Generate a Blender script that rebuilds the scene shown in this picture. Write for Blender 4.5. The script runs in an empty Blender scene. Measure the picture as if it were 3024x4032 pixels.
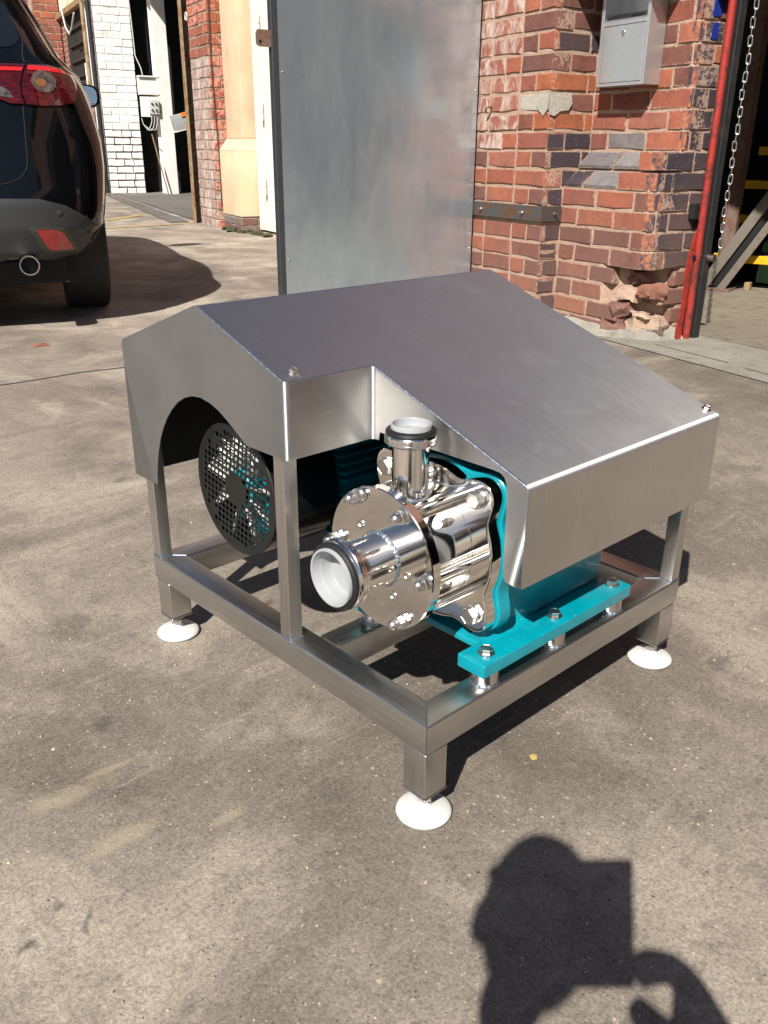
import bpy, bmesh, math, random
from mathutils import Vector, Matrix, noise
from mathutils.bvhtree import BVHTree
rnd = random.Random(11)
R = math.radians
scene = bpy.context.scene
col = scene.collection

# ---------------------------------------------------------------- camera
CAM = Vector((-.5988, -.5659, .7607))
yaw, pitch, roll = .8190, .3963, .0070
fw = Vector((math.cos(yaw)*math.cos(pitch), math.sin(yaw)*math.cos(pitch), -math.sin(pitch)))
rt = fw.cross(Vector((0, 0, 1))).normalized()
up = rt.cross(fw)
cr, sr = math.cos(roll), math.sin(roll)
rt, up = cr*rt + sr*up, -sr*rt + cr*up
cd = bpy.data.cameras.new('camera')
cam = bpy.data.objects.new('camera', cd)
col.objects.link(cam)
cam.matrix_world = Matrix.Translation(CAM) @ Matrix((rt, up, -fw)).transposed().to_4x4()
cd.sensor_fit = 'VERTICAL'
cd.sensor_height = 36
cd.lens = 3411.5/4032*36
cd.clip_start = .004
cd.clip_end = 400
scene.camera = cam
scene.render.resolution_x, scene.render.resolution_y = 768, 1024

# ---------------------------------------------------------------- sky and sun
SUN_AZ, SUN_EL = R(27+180), R(43)           # direction towards the sun
w = bpy.data.worlds.new('World')
scene.world = w
w.use_nodes = True
nt = w.node_tree
bg = nt.nodes['Background']
sky = nt.nodes.new('ShaderNodeTexSky')
sky.sky_type = 'NISHITA'
sky.sun_disc = False
sky.sun_elevation = SUN_EL
sky.sun_rotation = R(90) - SUN_AZ
sky.air_density, sky.dust_density, sky.ozone_density = .9, .9, 1.0
nt.links.new(sky.outputs[0], bg.inputs[0])
bg.inputs[1].default_value = .05
sd = bpy.data.lights.new('sun', 'SUN')
sd.energy = 5.0
sd.angle = R(.53)
sd.color = (1, .95, .87)
so = bpy.data.objects.new('sun', sd)
col.objects.link(so)
sdir = Vector((math.cos(SUN_EL)*math.cos(SUN_AZ), math.cos(SUN_EL)*math.sin(SUN_AZ), math.sin(SUN_EL)))
so.rotation_euler = sdir.to_track_quat('Z', 'Y').to_euler()
so.location = sdir*30
vs = scene.view_settings
vs.view_transform, vs.look, vs.exposure, vs.gamma = 'Standard', 'None', .54, 1
vs.use_curve_mapping = False
scene.cycles.use_denoising = True
scene.cycles.max_bounces = 7
scene.cycles.diffuse_bounces = 3
scene.cycles.glossy_bounces = 5
scene.cycles.use_adaptive_sampling = True
scene.cycles.adaptive_threshold = .025
scene.cycles.sample_clamp_indirect = 6
scene.cycles.caustics_reflective = False
scene.cycles.caustics_refractive = False

# ---------------------------------------------------------------- materials
MATS = {}
class NT:
    """small wrapper round a material's node tree"""
    def __init__(s, name):
        s.m = bpy.data.materials.new(name)
        s.m.use_nodes = True
        s.t = s.m.node_tree
        s.b = s.t.nodes['Principled BSDF']
        MATS[name] = s.m
    def n(s, typ, **k):
        x = s.t.nodes.new(typ)
        for a, v in k.items(): setattr(x, a, v)
        return x
    def l(s, a, b): s.t.links.new(a, b)
    def coord(s, kind='Object', scale=(1, 1, 1), rot=(0, 0, 0), loc=(0, 0, 0)):
        tc = s.n('ShaderNodeTexCoord')
        mp = s.n('ShaderNodeMapping')
        s.l(tc.outputs[kind], mp.inputs[0])
        mp.inputs['Scale'].default_value = scale
        mp.inputs['Rotation'].default_value = rot
        mp.inputs['Location'].default_value = loc
        return mp.outputs[0]
    def pos(s, scale=(1, 1, 1), rot=(0, 0, 0)):
        g = s.n('ShaderNodeNewGeometry')
        mp = s.n('ShaderNodeMapping')
        s.l(g.outputs['Position'], mp.inputs[0])
        mp.inputs['Scale'].default_value = scale
        mp.inputs['Rotation'].default_value = rot
        return mp.outputs[0]
    def noise(s, v, scale, detail=4, rough=.55, dist=0):
        x = s.n('ShaderNodeTexNoise')
        s.l(v, x.inputs['Vector'])
        detail = min(detail, 2.5 if scale > 100 else 4)
        for k, q in (('Scale', scale), ('Detail', detail), ('Roughness', rough), ('Distortion', dist)): x.inputs[k].default_value = q
        return x.outputs['Fac']
    def ramp(s, fac, stops, interp='LINEAR'):
        x = s.n('ShaderNodeValToRGB')
        x.color_ramp.interpolation = interp
        e = x.color_ramp.elements
        while len(e) < len(stops): e.new(.5)
        for i, (p, c) in enumerate(stops):
            e[i].position = p
            e[i].color = (c, c, c, 1) if isinstance(c, (int, float)) else (*c, 1)
        s.l(fac, x.inputs[0])
        return x.outputs[0]
    def mix(s, f, a, b, mode='MIX'):
        x = s.n('ShaderNodeMix', data_type='RGBA', blend_type=mode)
        for i, q in ((0, f), (6, a), (7, b)):
            if hasattr(q, 'is_linked'): s.l(q, x.inputs[i])
            elif i == 0: x.inputs[0].default_value = q
            else: x.inputs[i].default_value = (*q, 1)
        return x.outputs[2]
    def math(s, op, a, b=0.):
        x = s.n('ShaderNodeMath', operation=op)
        for i, q in ((0, a), (1, b)):
            if hasattr(q, 'is_linked'): s.l(q, x.inputs[i])
            else: x.inputs[i].default_value = q
        return x.outputs[0]
    def bump(s, h, strength=.3, dist=.002, normal=None):
        x = s.n('ShaderNodeBump')
        s.l(h, x.inputs['Height'])
        x.inputs['Strength'].default_value = strength
        x.inputs['Distance'].default_value = dist
        if normal is not None: s.l(normal, x.inputs['Normal'])
        s.l(x.outputs[0], s.b.inputs['Normal'])
        return x.outputs[0]
    def set(s, **k):
        for a, v in k.items():
            i = s.b.inputs[a.replace('_', ' ')]
            if hasattr(v, 'is_linked'): s.l(v, i)
            else: i.default_value = (*v, 1) if isinstance(v, tuple) and len(v) == 3 and i.type == 'RGBA' else v
        return s.m

def plain(name, c, rough=.5, metal=0., var=.12, nscale=40, bump=.0, coat=0., spec=.5):
    k = NT(name)
    v = k.coord()
    f = k.noise(v, nscale, 5)
    cc = k.mix(k.ramp(f, [(.3, 0.), (.7, 1.)]), tuple(x*(1-var) for x in c), tuple(min(1, x*(1+var)) for x in c))
    k.set(Base_Color=cc, Roughness=k.math('ADD', k.math('MULTIPLY', f, .16), rough-.08), Metallic=metal, Coat_Weight=coat)
    k.b.inputs['Specular IOR Level'].default_value = spec
    if bump: k.bump(f, bump, .002)
    return k.m

def brushed(name, c, rough, stretch, streak=.35, blotch=.1, aniso=.0, bstr=.06, tang=None):
    """brushed stainless: fine streaks along one axis, cloudy handling marks"""
    k = NT(name)
    v = k.coord(scale=stretch)
    f = k.noise(v, 1., 3, .6)
    g = k.noise(k.coord(), 7, 5, .6, .6)
    d = k.noise(k.coord(), 55, 3, .6)
    cc = k.mix(k.ramp(f, [(.25, 0.), (.75, 1.)]), tuple(x*(1-streak*.4) for x in c), tuple(min(1, x*(1+streak*.25)) for x in c))
    cc = k.mix(k.ramp(g, [(.35, 0.), (.7, blotch*2)]), cc, tuple(x*.62 for x in c))
    r = k.math('ADD', k.math('MULTIPLY', f, streak*.3), rough-.1)
    r = k.math('ADD', r, k.math('MULTIPLY', g, .14))
    r = k.math('ADD', r, k.math('MULTIPLY', d, .04))
    sm_ = k.noise(k.coord(), 11, 4, .7, 1.2)
    r = k.math('ADD', r, k.math('MULTIPLY', k.ramp(sm_, [(.54, 0.), (.70, 1.)]), .045))
    st_ = tuple(q*.35 if q > 50 else q*2.2 for q in stretch)
    scr = k.noise(k.coord(scale=st_, rot=(.25, .3, .35)), 1., 2, .5)
    cc = k.mix(k.ramp(scr, [(.70, 0.), (.74, .35)]), cc, tuple(min(1, x*1.35) for x in c))
    k.set(Base_Color=cc, Metallic=1., Roughness=r, Anisotropic=aniso)
    if tang:
        cx = k.n('ShaderNodeCombineXYZ')
        for i in range(3): cx.inputs[i].default_value = tang[i]
        k.l(cx.outputs[0], k.b.inputs['Tangent'])
    k.bump(f, bstr, .0006)
    return k.m

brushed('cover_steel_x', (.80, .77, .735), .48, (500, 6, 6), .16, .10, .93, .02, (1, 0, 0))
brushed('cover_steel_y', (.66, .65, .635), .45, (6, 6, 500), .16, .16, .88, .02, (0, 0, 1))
brushed('frame_steel_x', (.62, .61, .59), .29, (8, 420, 420), .45, .18)
brushed('frame_steel_y', (.62, .61, .59), .29, (420, 8, 420), .45, .18)
brushed('frame_steel_z', (.62, .605, .58), .29, (420, 420, 8), .45, .15)
brushed('turned_steel', (.62, .60, .57), .20, (60, 60, 60), .2, .06)
brushed('bolt_steel', (.66, .645, .62), .27, (120, 120, 120), .3, .1)
brushed('weld_steel', (.36, .41, .50), .42, (300, 300, 300), .3, .05, 0, .15)
k = NT('polished_steel')
f = k.noise(k.coord(), 14, 3, .6, .4)
g = k.noise(k.coord(scale=(30, 300, 300)), 1, 2)
k.set(Base_Color=(.88, .85, .81), Metallic=1., Roughness=k.math('ADD', k.math('MULTIPLY', f, .09), k.math('MULTIPLY', g, .06)))
k.bump(f, .015, .002)
k = NT('pipe_steel')
f = k.noise(k.coord(), 22, 2, .5)
k.set(Base_Color=(.88, .85, .81), Metallic=1., Roughness=k.math('ADD', k.math('MULTIPLY', f, .10), .07))
k.bump(f, .012, .001)
k = NT('teal_paint')
f = k.noise(k.coord(), 35, 4)
g = k.noise(k.coord(), 400, 3)
k.set(Base_Color=k.mix(k.ramp(f, [(.35, 0.), (.7, 1.)]), (.0, .27, .345), (.002, .325, .40)), Roughness=k.math('ADD', k.math('MULTIPLY', f, .2), .22), Coat_Weight=.25)
h = k.noise(k.coord(), 160, 3, .7)
cc = k.mix(k.ramp(f, [(.35, 0.), (.7, 1.)]), (.0, .27, .345), (.002, .325, .40))
cc = k.mix(k.ramp(h, [(.70, 0.), (.73, .8)]), cc, (.30, .31, .30))
cc = k.mix(k.ramp(k.noise(k.coord(), 9, 4, .7, .6), [(.5, 0.), (.75, .16)]), cc, (.30, .29, .26))
k.set(Base_Color=cc)
k.bump(k.math('ADD', f, k.math('MULTIPLY', g, .35)), .30, .0018)
plain('white_plastic', (.66, .66, .645), .42, 0, .02, 20, .03)
k = NT('cap_plastic')
k.set(Base_Color=(.36, .375, .39), Roughness=.4)
plain('black_rubber', (.012, .012, .013), .5, 0, .2, 60)
plain('cowl_black', (.008, .009, .010), .22, 0, .2, 30, .03, .4)
plain('guard_black', (.008, .0078, .0075), .55, .0, .25, 60)
plain('hood_inner_shade', (.022, .024, .024), .6, 0, .2, 20)  # near-black on the inner faces stands in for the shade inside the hood
plain('fan_white', (.75, .75, .72), .5, 0, .05)

# ground concrete
k = NT('yard_concrete')
p = k.pos()
big = k.noise(p, .9, 4, .6, .3)
mid = k.noise(p, 4.5, 5, .65, .5)
sm = k.noise(p, 24, 5, .7)
fine = k.noise(p, 230, 4, .75)
lg = k.noise(p, 2.1, 4, .6, .8)
c = k.mix(k.ramp(big, [(.38, 0.), (.62, 1.)]), (0.185, 0.155, 0.129), (0.270, 0.233, 0.191))
c = k.mix(k.ramp(lg, [(.50, 0.), (.64, .85)]), c, (.36, .312, .255))
c = k.mix(k.ramp(lg, [(.34, .8), (.47, 0.)]), c, (0.142, 0.121, 0.100))
c = k.mix(k.ramp(mid, [(.28, .6), (.44, 0.)]), c, (0.128, 0.108, 0.091))
c = k.mix(k.ramp(mid, [(.55, 0.), (.74, .6)]), c, (0.356, 0.311, 0.256))
c = k.mix(k.ramp(sm, [(.30, .55), (.46, 0.)]), c, (0.133, 0.112, 0.093))
c = k.mix(k.ramp(sm, [(.56, 0.), (.76, .5)]), c, (0.347, 0.302, 0.248))
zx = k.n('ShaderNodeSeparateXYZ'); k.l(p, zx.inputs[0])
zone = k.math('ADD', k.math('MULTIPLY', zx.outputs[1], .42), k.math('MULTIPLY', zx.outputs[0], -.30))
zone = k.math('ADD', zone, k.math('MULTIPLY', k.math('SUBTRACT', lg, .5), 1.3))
c = k.mix(1., c, k.ramp(zone, [(.0, .88), (.45, 1.08), (1., 1.3)]), 'MULTIPLY')      # paler towards the back left of the yard
tr = k.noise(k.pos((3.2, .5, 1), (0, 0, R(35))), 1.6, 4, .7, .4)          # tyre and drag marks
c = k.mix(k.ramp(tr, [(.54, 0.), (.72, .6)]), c, (.150, .126, .105))
sc = k.noise(k.pos((1, 9, 1), (0, 0, R(-38))), 4.0, 4, .7)                 # scuffs
c = k.mix(k.ramp(sc, [(.58, 0.), (.74, .3)]), c, (.42, .365, .30))
med = k.noise(p, 85, 4, .75)
c = k.mix(1., c, k.ramp(med, [(.28, .74), (.5, 1.02), (.74, 1.2)]), 'MULTIPLY')
c = k.mix(1., c, k.ramp(fine, [(.26, .58), (.5, 1.02), (.76, 1.34)]), 'MULTIPLY')
def flecks(scale, lo, hi, colr, amt, size, v):
    x = k.n('ShaderNodeTexVoronoi', feature='F1')
    k.l(v, x.inputs['Vector'])
    x.inputs['Scale'].default_value = scale
    sep = k.n('ShaderNodeSeparateColor')
    k.l(x.outputs['Color'], sep.inputs[0])
    pick = k.math('GREATER_THAN', sep.outputs[0], lo)
    rad = k.math('MULTIPLY', sep.outputs[1], size)
    near = k.math('LESS_THAN', x.outputs['Distance'], rad)
    return k.mix(k.math('MULTIPLY', k.math('MULTIPLY', pick, near), amt), c, colr)
wv = k.n('ShaderNodeVectorMath', operation='ADD')
nz = k.n('ShaderNodeTexNoise'); k.l(p, nz.inputs['Vector']); nz.inputs['Scale'].default_value = 160
sc_ = k.n('ShaderNodeVectorMath', operation='SCALE'); k.l(nz.outputs['Color'], sc_.inputs[0]); sc_.inputs['Scale'].default_value = .006
k.l(p, wv.inputs[0]); k.l(sc_.outputs[0], wv.inputs[1])
pv = wv.outputs[0]
c = flecks(110, .72, 1, (.54, .465, .375), .6, .22, pv)
c = flecks(230, .70, 1, (.48, .415, .34), .5, .30, pv)
c = flecks(170, .80, 1, (.060, .050, .045), .8, .26, pv)
c = flecks(62, .955, 1, (.56, .47, .36), .6, .17, pv)
cr = k.noise(p, 5.5, 6, .75, .6)
crk = k.math('LESS_THAN', k.math('ABSOLUTE', k.math('SUBTRACT', cr, .5)), .0016)
c = k.mix(k.math('MULTIPLY', crk, k.ramp(mid, [(.5, 0.), (.6, .5)])), c, (.07, .06, .05))
def spot(cx, cy, rx, ry, ang, colr, amt):
    global c
    g = k.n('ShaderNodeNewGeometry')
    m1 = k.n('ShaderNodeVectorMath', operation='SUBTRACT'); k.l(g.outputs['Position'], m1.inputs[0]); m1.inputs[1].default_value = (cx, cy, 0)
    m2 = k.n('ShaderNodeMapping'); k.l(m1.outputs[0], m2.inputs[0])
    m2.inputs['Rotation'].default_value = (0, 0, -ang)
    m3 = k.n('ShaderNodeVectorMath', operation='MULTIPLY'); k.l(m2.outputs[0], m3.inputs[0]); m3.inputs[1].default_value = (1/rx, 1/ry, 0)
    ln = k.n('ShaderNodeVectorMath', operation='LENGTH'); k.l(m3.outputs[0], ln.inputs[0])
    d = k.math('ADD', ln.outputs['Value'], k.math('MULTIPLY', k.math('SUBTRACT', sm, .5), 2.2))
    d = k.math('ADD', d, k.math('MULTIPLY', k.math('SUBTRACT', med, .5), 1.6))
    c = k.mix(k.math('MULTIPLY', k.ramp(d, [(.35, 1.), (1., 0.)]), amt), c, colr)
BEIGE, OIL = (.44, .37, .255), (.075, .066, .060)
for a in ((-.290, .346, .065, .022, -.15, BEIGE, .42), (-.275, .232, .055, .018, .0, BEIGE, .42), (-.165, .178, .028, .011, .0, BEIGE, .4), (-.235, .36, .05, .007, -.1, BEIGE, .35),
          (-.421, .158, .014, .010, 0, OIL, .75), (-.36, .149, .02, .006, .9, OIL, .7), (-.377, .186, .010, .009, 0, OIL, .6), (-.19, .461, .03, .012, .6, OIL, .5), (.621, -.064, .03, .02, .2, OIL, .5),
          (2.603, 4.651, .5, .22, .9, OIL, .55), (2.85, 5.4, .3, .12, .9, OIL, .4), (.3, 1.35, .03, .02, .3, OIL, .5), (.42, 1.9, .035, .02, .2, OIL, .5), (.75, 2.1, .03, .018, 0, OIL, .5),
          (.196, .59, .018, .012, .5, (.12, .07, .045), .8), (-.1, .75, .06, .03, .6, OIL, .35), (.55, .95, .08, .03, .4, OIL, .3), (2.75, 1.1, .3, .1, 1.9, (.33, .33, .28), .6)):
    spot(*a)
hgt = k.math('ADD', k.math('MULTIPLY', fine, .5), k.math('MULTIPLY', sm, .8))
k.set(Base_Color=c, Roughness=k.math('ADD', k.math('MULTIPLY', sm, -.25), .92))
k.b.inputs['Specular IOR Level'].default_value = .3
k.bump(hgt, .55, .004)

def concrete(name, lo, hi, stain):
    global k, c
    k = NT(name)
    p = k.pos()
    a, b, d = k.noise(p, 1.6, 6, .65, .4), k.noise(p, 14, 6, .7), k.noise(p, 190, 4, .7)
    c = k.mix(k.ramp(a, [(.3, 0.), (.7, 1.)]), lo, hi)
    c = k.mix(k.ramp(b, [(.3, .7), (.5, 0.)]), c, stain)
    c = k.mix(1., c, k.ramp(d, [(.25, .65), (.75, 1.2)]), 'MULTIPLY')
    k.set(Base_Color=c, Roughness=.8)
    k.bump(k.math('ADD', b, k.math('MULTIPLY', d, .5)), .4, .004)
concrete('slab_concrete', (.24, .225, .19), (.36, .34, .285), (.17, .155, .125))
concrete('shed_concrete', (.20, .17, .13), (.29, .25, .19), (.12, .10, .075))
concrete('ramp_concrete', (.13, .12, .108), (.22, .20, .178), (.08, .074, .068))

# bricks
def brick_mat(name, cols, fleck=.35, stain=.5, white=0., peel=None, arris=False, smear=.7):
    k = NT(name)
    oi = k.n('ShaderNodeObjectInfo')
    p = k.pos()
    base = k.ramp(oi.outputs['Random'], [((i+.5)/len(cols), q) for i, q in enumerate(cols)])
    a, b, d = k.noise(p, 17, 6, .65, .5), k.noise(p, 75, 5, .7), k.noise(p, 420, 3, .7)
    c = k.mix(k.ramp(a, [(.42, 0.), (.68, stain)]), base, (.085, .042, .034))
    c = k.mix(k.ramp(b, [(.3, .5), (.48, 0.)]), c, (.12, .055, .04))
    c = k.mix(1., c, k.ramp(d, [(.25, .72), (.75, 1.2)]), 'MULTIPLY')
    sp = k.noise(p, 130, 2, .5)
    c = k.mix(k.ramp(sp, [(.69, 0.), (.74, fleck)]), c, (.62, .50, .42))
    sp2 = k.n('ShaderNodeSeparateXYZ'); k.l(p, sp2.inputs[0])
    lowz = k.ramp(k.math('ADD', sp2.outputs[2], k.math('MULTIPLY', k.math('SUBTRACT', k.noise(p, 3.5, 4), .5), .9)), [(.15, .5), (.75, 0.)])
    c = k.mix(lowz, c, (.205, .125, .10))
    if white:
        s = k.noise(k.pos((16, 16, 7)), 1., 4, .75, .6)
        c = k.mix(k.ramp(s, [(.44, 0.), (.62, white*.85)]), c, (.66, .58, .52))
    if peel:
        s = k.noise(p, 16, 6, .7, .8)
        c = k.mix(k.ramp(s, [(.47, 0.), (.51, 1.)], 'LINEAR'), c, peel)
    tc = k.n('ShaderNodeTexCoord')
    sx = k.n('ShaderNodeSeparateXYZ'); k.l(tc.outputs['Generated'], sx.inputs[0])
    ex = k.math('MULTIPLY', k.math('ABSOLUTE', k.math('SUBTRACT', sx.outputs[0], .5)), 2.)
    ez = k.math('MULTIPLY', k.math('ABSOLUTE', k.math('SUBTRACT', sx.outputs[2], .5)), 2.)
    ex = k.math('ADD', k.math('MULTIPLY', ex, 2.6), -1.6)
    ed = k.math('ADD', k.math('MAXIMUM', ex, ez), k.math('MULTIPLY', k.math('SUBTRACT', b, .5), .9))
    ed = k.math('ADD', ed, k.math('MULTIPLY', k.math('SUBTRACT', a, .5), .5))
    c = k.mix(k.ramp(ed, [(.92, 0.), (1.0, smear)]), c, (.43, .30, .225))
    if arris:
        s = k.noise(p, 30, 4, .7, .8)
        c = k.mix(k.ramp(s, [(.50, 0.), (.54, 1.)]), c, (.40, .155, .085))
        c = k.mix(k.ramp(s, [(.40, 1.), (.44, 0.)]), c, (.055, .05, .07))
    h = k.math('ADD', k.math('MULTIPLY', b, .8), k.math('MULTIPLY', d, .5))
    k.set(Base_Color=c, Roughness=.82)
    k.b.inputs['Specular IOR Level'].default_value = .3
    k.bump(h, .6, .004)
    return k.m
brick_mat('brick_red', [(.34, .105, .066), (.41, .13, .075), (.30, .10, .074), (.45, .15, .08), (.37, .14, .10)], .35, .35)
brick_mat('brick_orange', [(.42, .125, .055), (.36, .105, .06), (.40, .13, .06)], .2, .35)
brick_mat('brick_brown', [(.19, .082, .066), (.23, .092, .072), (.17, .078, .068), (.25, .088, .062)], .4, .5)
brick_mat('brick_blue', [(.040, .036, .050), (.060, .046, .058), (.032, .030, .044), (.075, .052, .055)], .45, .3)
brick_mat('brick_pale', [(.33, .12, .085), (.38, .14, .09)], .5, .2, .9)
brick_mat('brick_pink', [(.36, .115, .08), (.30, .09, .065), (.42, .13, .075)], .2, .35, 0, (.60, .25, .19))
brick_mat('brick_greyed', [(.36, .22, .18), (.42, .27, .23)], .3, .3, .95)
brick_mat('brick_spalled', [(.42, .16, .09), (.36, .135, .08), (.30, .12, .085)], .3, .45)
brick_mat('brick_arris', [(.27, .10, .07), (.22, .09, .07), (.30, .11, .07)], .4, .5, 0, None, True)
brick_mat('brick_grey', [(.20, .19, .195), (.25, .225, .22), (.16, .15, .16)], .5, .4)
brick_mat('brick_buff', [(.42, .33, .23), (.47, .37, .27)], .3, .35)
k = NT('white_brick_paint')
p = k.pos()
a, b = k.noise(p, 5, 6, .7, .5), k.noise(p, 45, 4, .7)
c = k.mix(k.ramp(a, [(.62, 0.), (.74, .7)]), (.80, .79, .77), (.45, .44, .43))
k.set(Base_Color=c, Roughness=.7); k.bump(b, .4, .006)
def mortar(name, c0, c1, dark):
    k = NT(name)
    p = k.pos()
    a, b = k.noise(p, 20, 6, .7), k.noise(p, 160, 4, .7)
    c = k.mix(k.ramp(a, [(.35, 0.), (.65, 1.)]), c0, c1)
    c = k.mix(k.ramp(b, [(.28, .6), (.42, 0.)]), c, dark)
    k.set(Base_Color=c, Roughness=.95)
    k.bump(k.math('ADD', a, b), .9, .006)
mortar('mortar', (.40, .27, .20), (.50, .36, .27), (.24, .165, .125))
mortar('mortar_grey', (.30, .27, .235), (.42, .37, .31), (.14, .12, .10))
mortar('mortar_dark', (.045, .042, .04), (.07, .065, .06), (.02, .02, .02))
mortar('cement', (.40, .36, .31), (.50, .46, .40), (.25, .23, .20))
k = NT('far_brickwork')
br = k.n('ShaderNodeTexBrick')
k.l(k.coord(rot=(R(90), 0, 0)), br.inputs['Vector'])
br.inputs['Scale'].default_value = 1
br.inputs['Brick Width'].default_value, br.inputs['Row Height'].default_value, br.inputs['Mortar Size'].default_value = .214, .078, .006
br.inputs['Color1'].default_value = (.26, .095, .07, 1); br.inputs['Color2'].default_value = (.20, .085, .07, 1); br.inputs['Mortar'].default_value = (.48, .36, .27, 1)
k.set(Base_Color=k.mix(k.ramp(k.noise(k.pos(), 3, 5), [(.4, 0.), (.7, .6)]), br.outputs[0], (.12, .06, .05)), Roughness=.9)
k.bump(br.outputs[1], -.5, .006)

def rusty(name, steel, rust, amt, rough=.55, metal=.3):
    k = NT(name)
    p = k.pos()
    a, b = k.noise(p, 9, 7, .7, .6), k.noise(p, 60, 5, .7)
    m = k.ramp(k.math('ADD', k.math('MULTIPLY', a, .7), k.math('MULTIPLY', b, .3)), [(.62-amt*.3, 0.), (.72-amt*.3, 1.)])
    c = k.mix(m, steel, k.mix(b, rust, tuple(x*.45 for x in rust)))
    k.set(Base_Color=c, Roughness=rough, Metallic=metal)
    k.bump(b, .35, .003)
rusty('strap_steel', (.075, .080, .083), (.19, .085, .045), .45)
rusty('rust_post', (.34, .25, .155), (.30, .15, .055), .5, .6, .1)
rusty('brown_steel', (.19, .13, .105), (.24, .12, .08), .6, .6, .1)
rusty('brace_steel', (.22, .19, .16), (.20, .09, .05), .25, .6, .2)
rusty('dark_frame', (.060, .066, .072), (.14, .06, .04), .25, .45, .4)
rusty('red_paint', (.33, .030, .022), (.20, .038, .03), .45, .45, .0)
rusty('black_angle', (.018, .018, .019), (.05, .04, .035), .3, .5, .0)
k = NT('galvanised')
p = k.coord()
a = k.noise(k.coord(scale=(3, 3, 1)), 2.2, 6, .65, .5)
b = k.noise(k.coord(scale=(60, 60, 9)), 1, 4, .7)
vv = k.n('ShaderNodeTexVoronoi'); k.l(p, vv.inputs['Vector']); vv.inputs['Scale'].default_value = 90
c = k.mix(k.ramp(a, [(.3, 0.), (.7, 1.)]), (.47, .555, .62), (.60, .68, .73))
c = k.mix(k.ramp(b, [(.52, 0.), (.75, .35)]), c, (.72, .75, .77))
c = k.mix(k.ramp(k.noise(p, 26, 4, .7, .5), [(.5, 0.), (.72, .4)]), c, (.40, .46, .50))
fl = k.noise(p, 75, 2, .5)
c = k.mix(k.ramp(fl, [(.74, 0.), (.77, .8)]), c, (.8, .82, .83))
sep = k.n('ShaderNodeSeparateColor'); k.l(vv.outputs['Color'], sep.inputs[0])
r = k.math('ADD', k.math('MULTIPLY', a, .14), .17)
k.set(Base_Color=c, Metallic=.75, Roughness=r)
k.bump(a, .04, .01)
plain('cream_render', (.70, .545, .36), .8, 0, .10, 4, .25)
plain('cream_lintel', (.72, .64, .47), .8, 0, .1, 4, .2)
plain('white_gloss', (.82, .79, .70), .4, 0, .04, 6)
plain('white_column', (.80, .79, .76), .55, 0, .06, 6, .1)
plain('bin_steel', (.55, .555, .555), .33, .7, .05, 60)
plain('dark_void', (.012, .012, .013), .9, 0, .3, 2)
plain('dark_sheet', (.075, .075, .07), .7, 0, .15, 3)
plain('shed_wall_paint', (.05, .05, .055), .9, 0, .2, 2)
plain('yellow_paint', (.72, .40, .012), .5, 0, .12, 12)
plain('yellow_line', (.50, .36, .11), .8, 0, .2, 30)
plain('green_plastic', (.16, .34, .17), .45, 0, .08, 12)
plain('chain_zinc', (.62, .62, .60), .28, 1, .1, 90)
plain('cable_white', (.62, .61, .58), .5, 0, .05, 40)
plain('cable_dark', (.05, .035, .03), .6, 0, .2, 40)
plain('switch_grey', (.58, .57, .54), .45, 0, .03)
plain('knob_dark', (.05, .06, .045), .4)
plain('case_grey', (.34, .35, .36), .45)
plain('case_orange', (.80, .20, .02), .4)
plain('timber', (.30, .19, .10), .7, 0, .2, 20)
plain('grille_dark', (.035, .030, .026), .6)
plain('grille_cream', (.42, .38, .29), .7)
plain('blue_pane', (.20, .25, .34), .3)
plain('moss', (.055, .058, .026), .95, 0, .4, 90, .6)
plain('leaf_yellow', (.46, .33, .10), .7)
plain('chip_brown', (.13, .09, .07), .9)
plain('chip_pale', (.33, .28, .225), .9, 0, .6, 300)
plain('spray_blue', (.012, .03, .24), .5, 0, .15, 60)
plain('lamp_white', (.8, .8, .78), .4)
# car
k = NT('car_paint'); k.set(Base_Color=(.003, .0035, .0045), Roughness=.04, Coat_Weight=.35, Coat_Roughness=.02)
k.b.inputs['Specular IOR Level'].default_value = .35
plain('car_plastic', (.030, .032, .035), .55, 0, .12, 200, .05)
k = NT('car_glass'); k.set(Base_Color=(.008, .010, .011), Roughness=.03, Coat_Weight=1.)
k = NT('lens_red')
f = k.noise(k.coord(scale=(1, 1, 6)), 30, 3)
k.set(Base_Color=k.mix(k.ramp(f, [(.4, 0.), (.65, 1.)]), (.035, .002, .003), (.11, .004, .006)), Roughness=.08, Coat_Weight=1.)
k = NT('lens_bright'); k.set(Base_Color=(.70, .02, .02), Roughness=.1, Coat_Weight=1.)
k = NT('reflector_red')
v = k.n('ShaderNodeTexVoronoi'); k.l(k.coord(), v.inputs['Vector']); v.inputs['Scale'].default_value = 90
k.set(Base_Color=k.mix(v.outputs['Distance'], (.60, .016, .02), (.36, .008, .012)), Roughness=.15, Coat_Weight=1.)
k = NT('lens_clear')
v = k.n('ShaderNodeTexVoronoi'); k.l(k.coord(), v.inputs['Vector']); v.inputs['Scale'].default_value = 60
k.set(Base_Color=k.mix(v.outputs['Distance'], (.05, .035, .032), (.30, .25, .235)), Roughness=.08, Metallic=.6, Coat_Weight=1.)
k = NT('lens_amber'); k.set(Base_Color=(.24, .10, .045), Roughness=.15, Coat_Weight=1.)
k = NT('chrome'); k.set(Base_Color=(.75, .74, .72), Metallic=1., Roughness=.12)
k = NT('mirror_glass'); k.set(Base_Color=(.85, .87, .9), Metallic=1., Roughness=.02)
k = NT('tyre_rubber')
wv_ = k.n('ShaderNodeTexWave', bands_direction='Y'); k.l(k.coord(), wv_.inputs['Vector']); wv_.inputs['Scale'].default_value = 12
k.set(Base_Color=(.018, .017, .017), Roughness=.75); k.bump(wv_.outputs[1], .4, .006)
plain('alloy', (.35, .35, .36), .35, .9)
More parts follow.
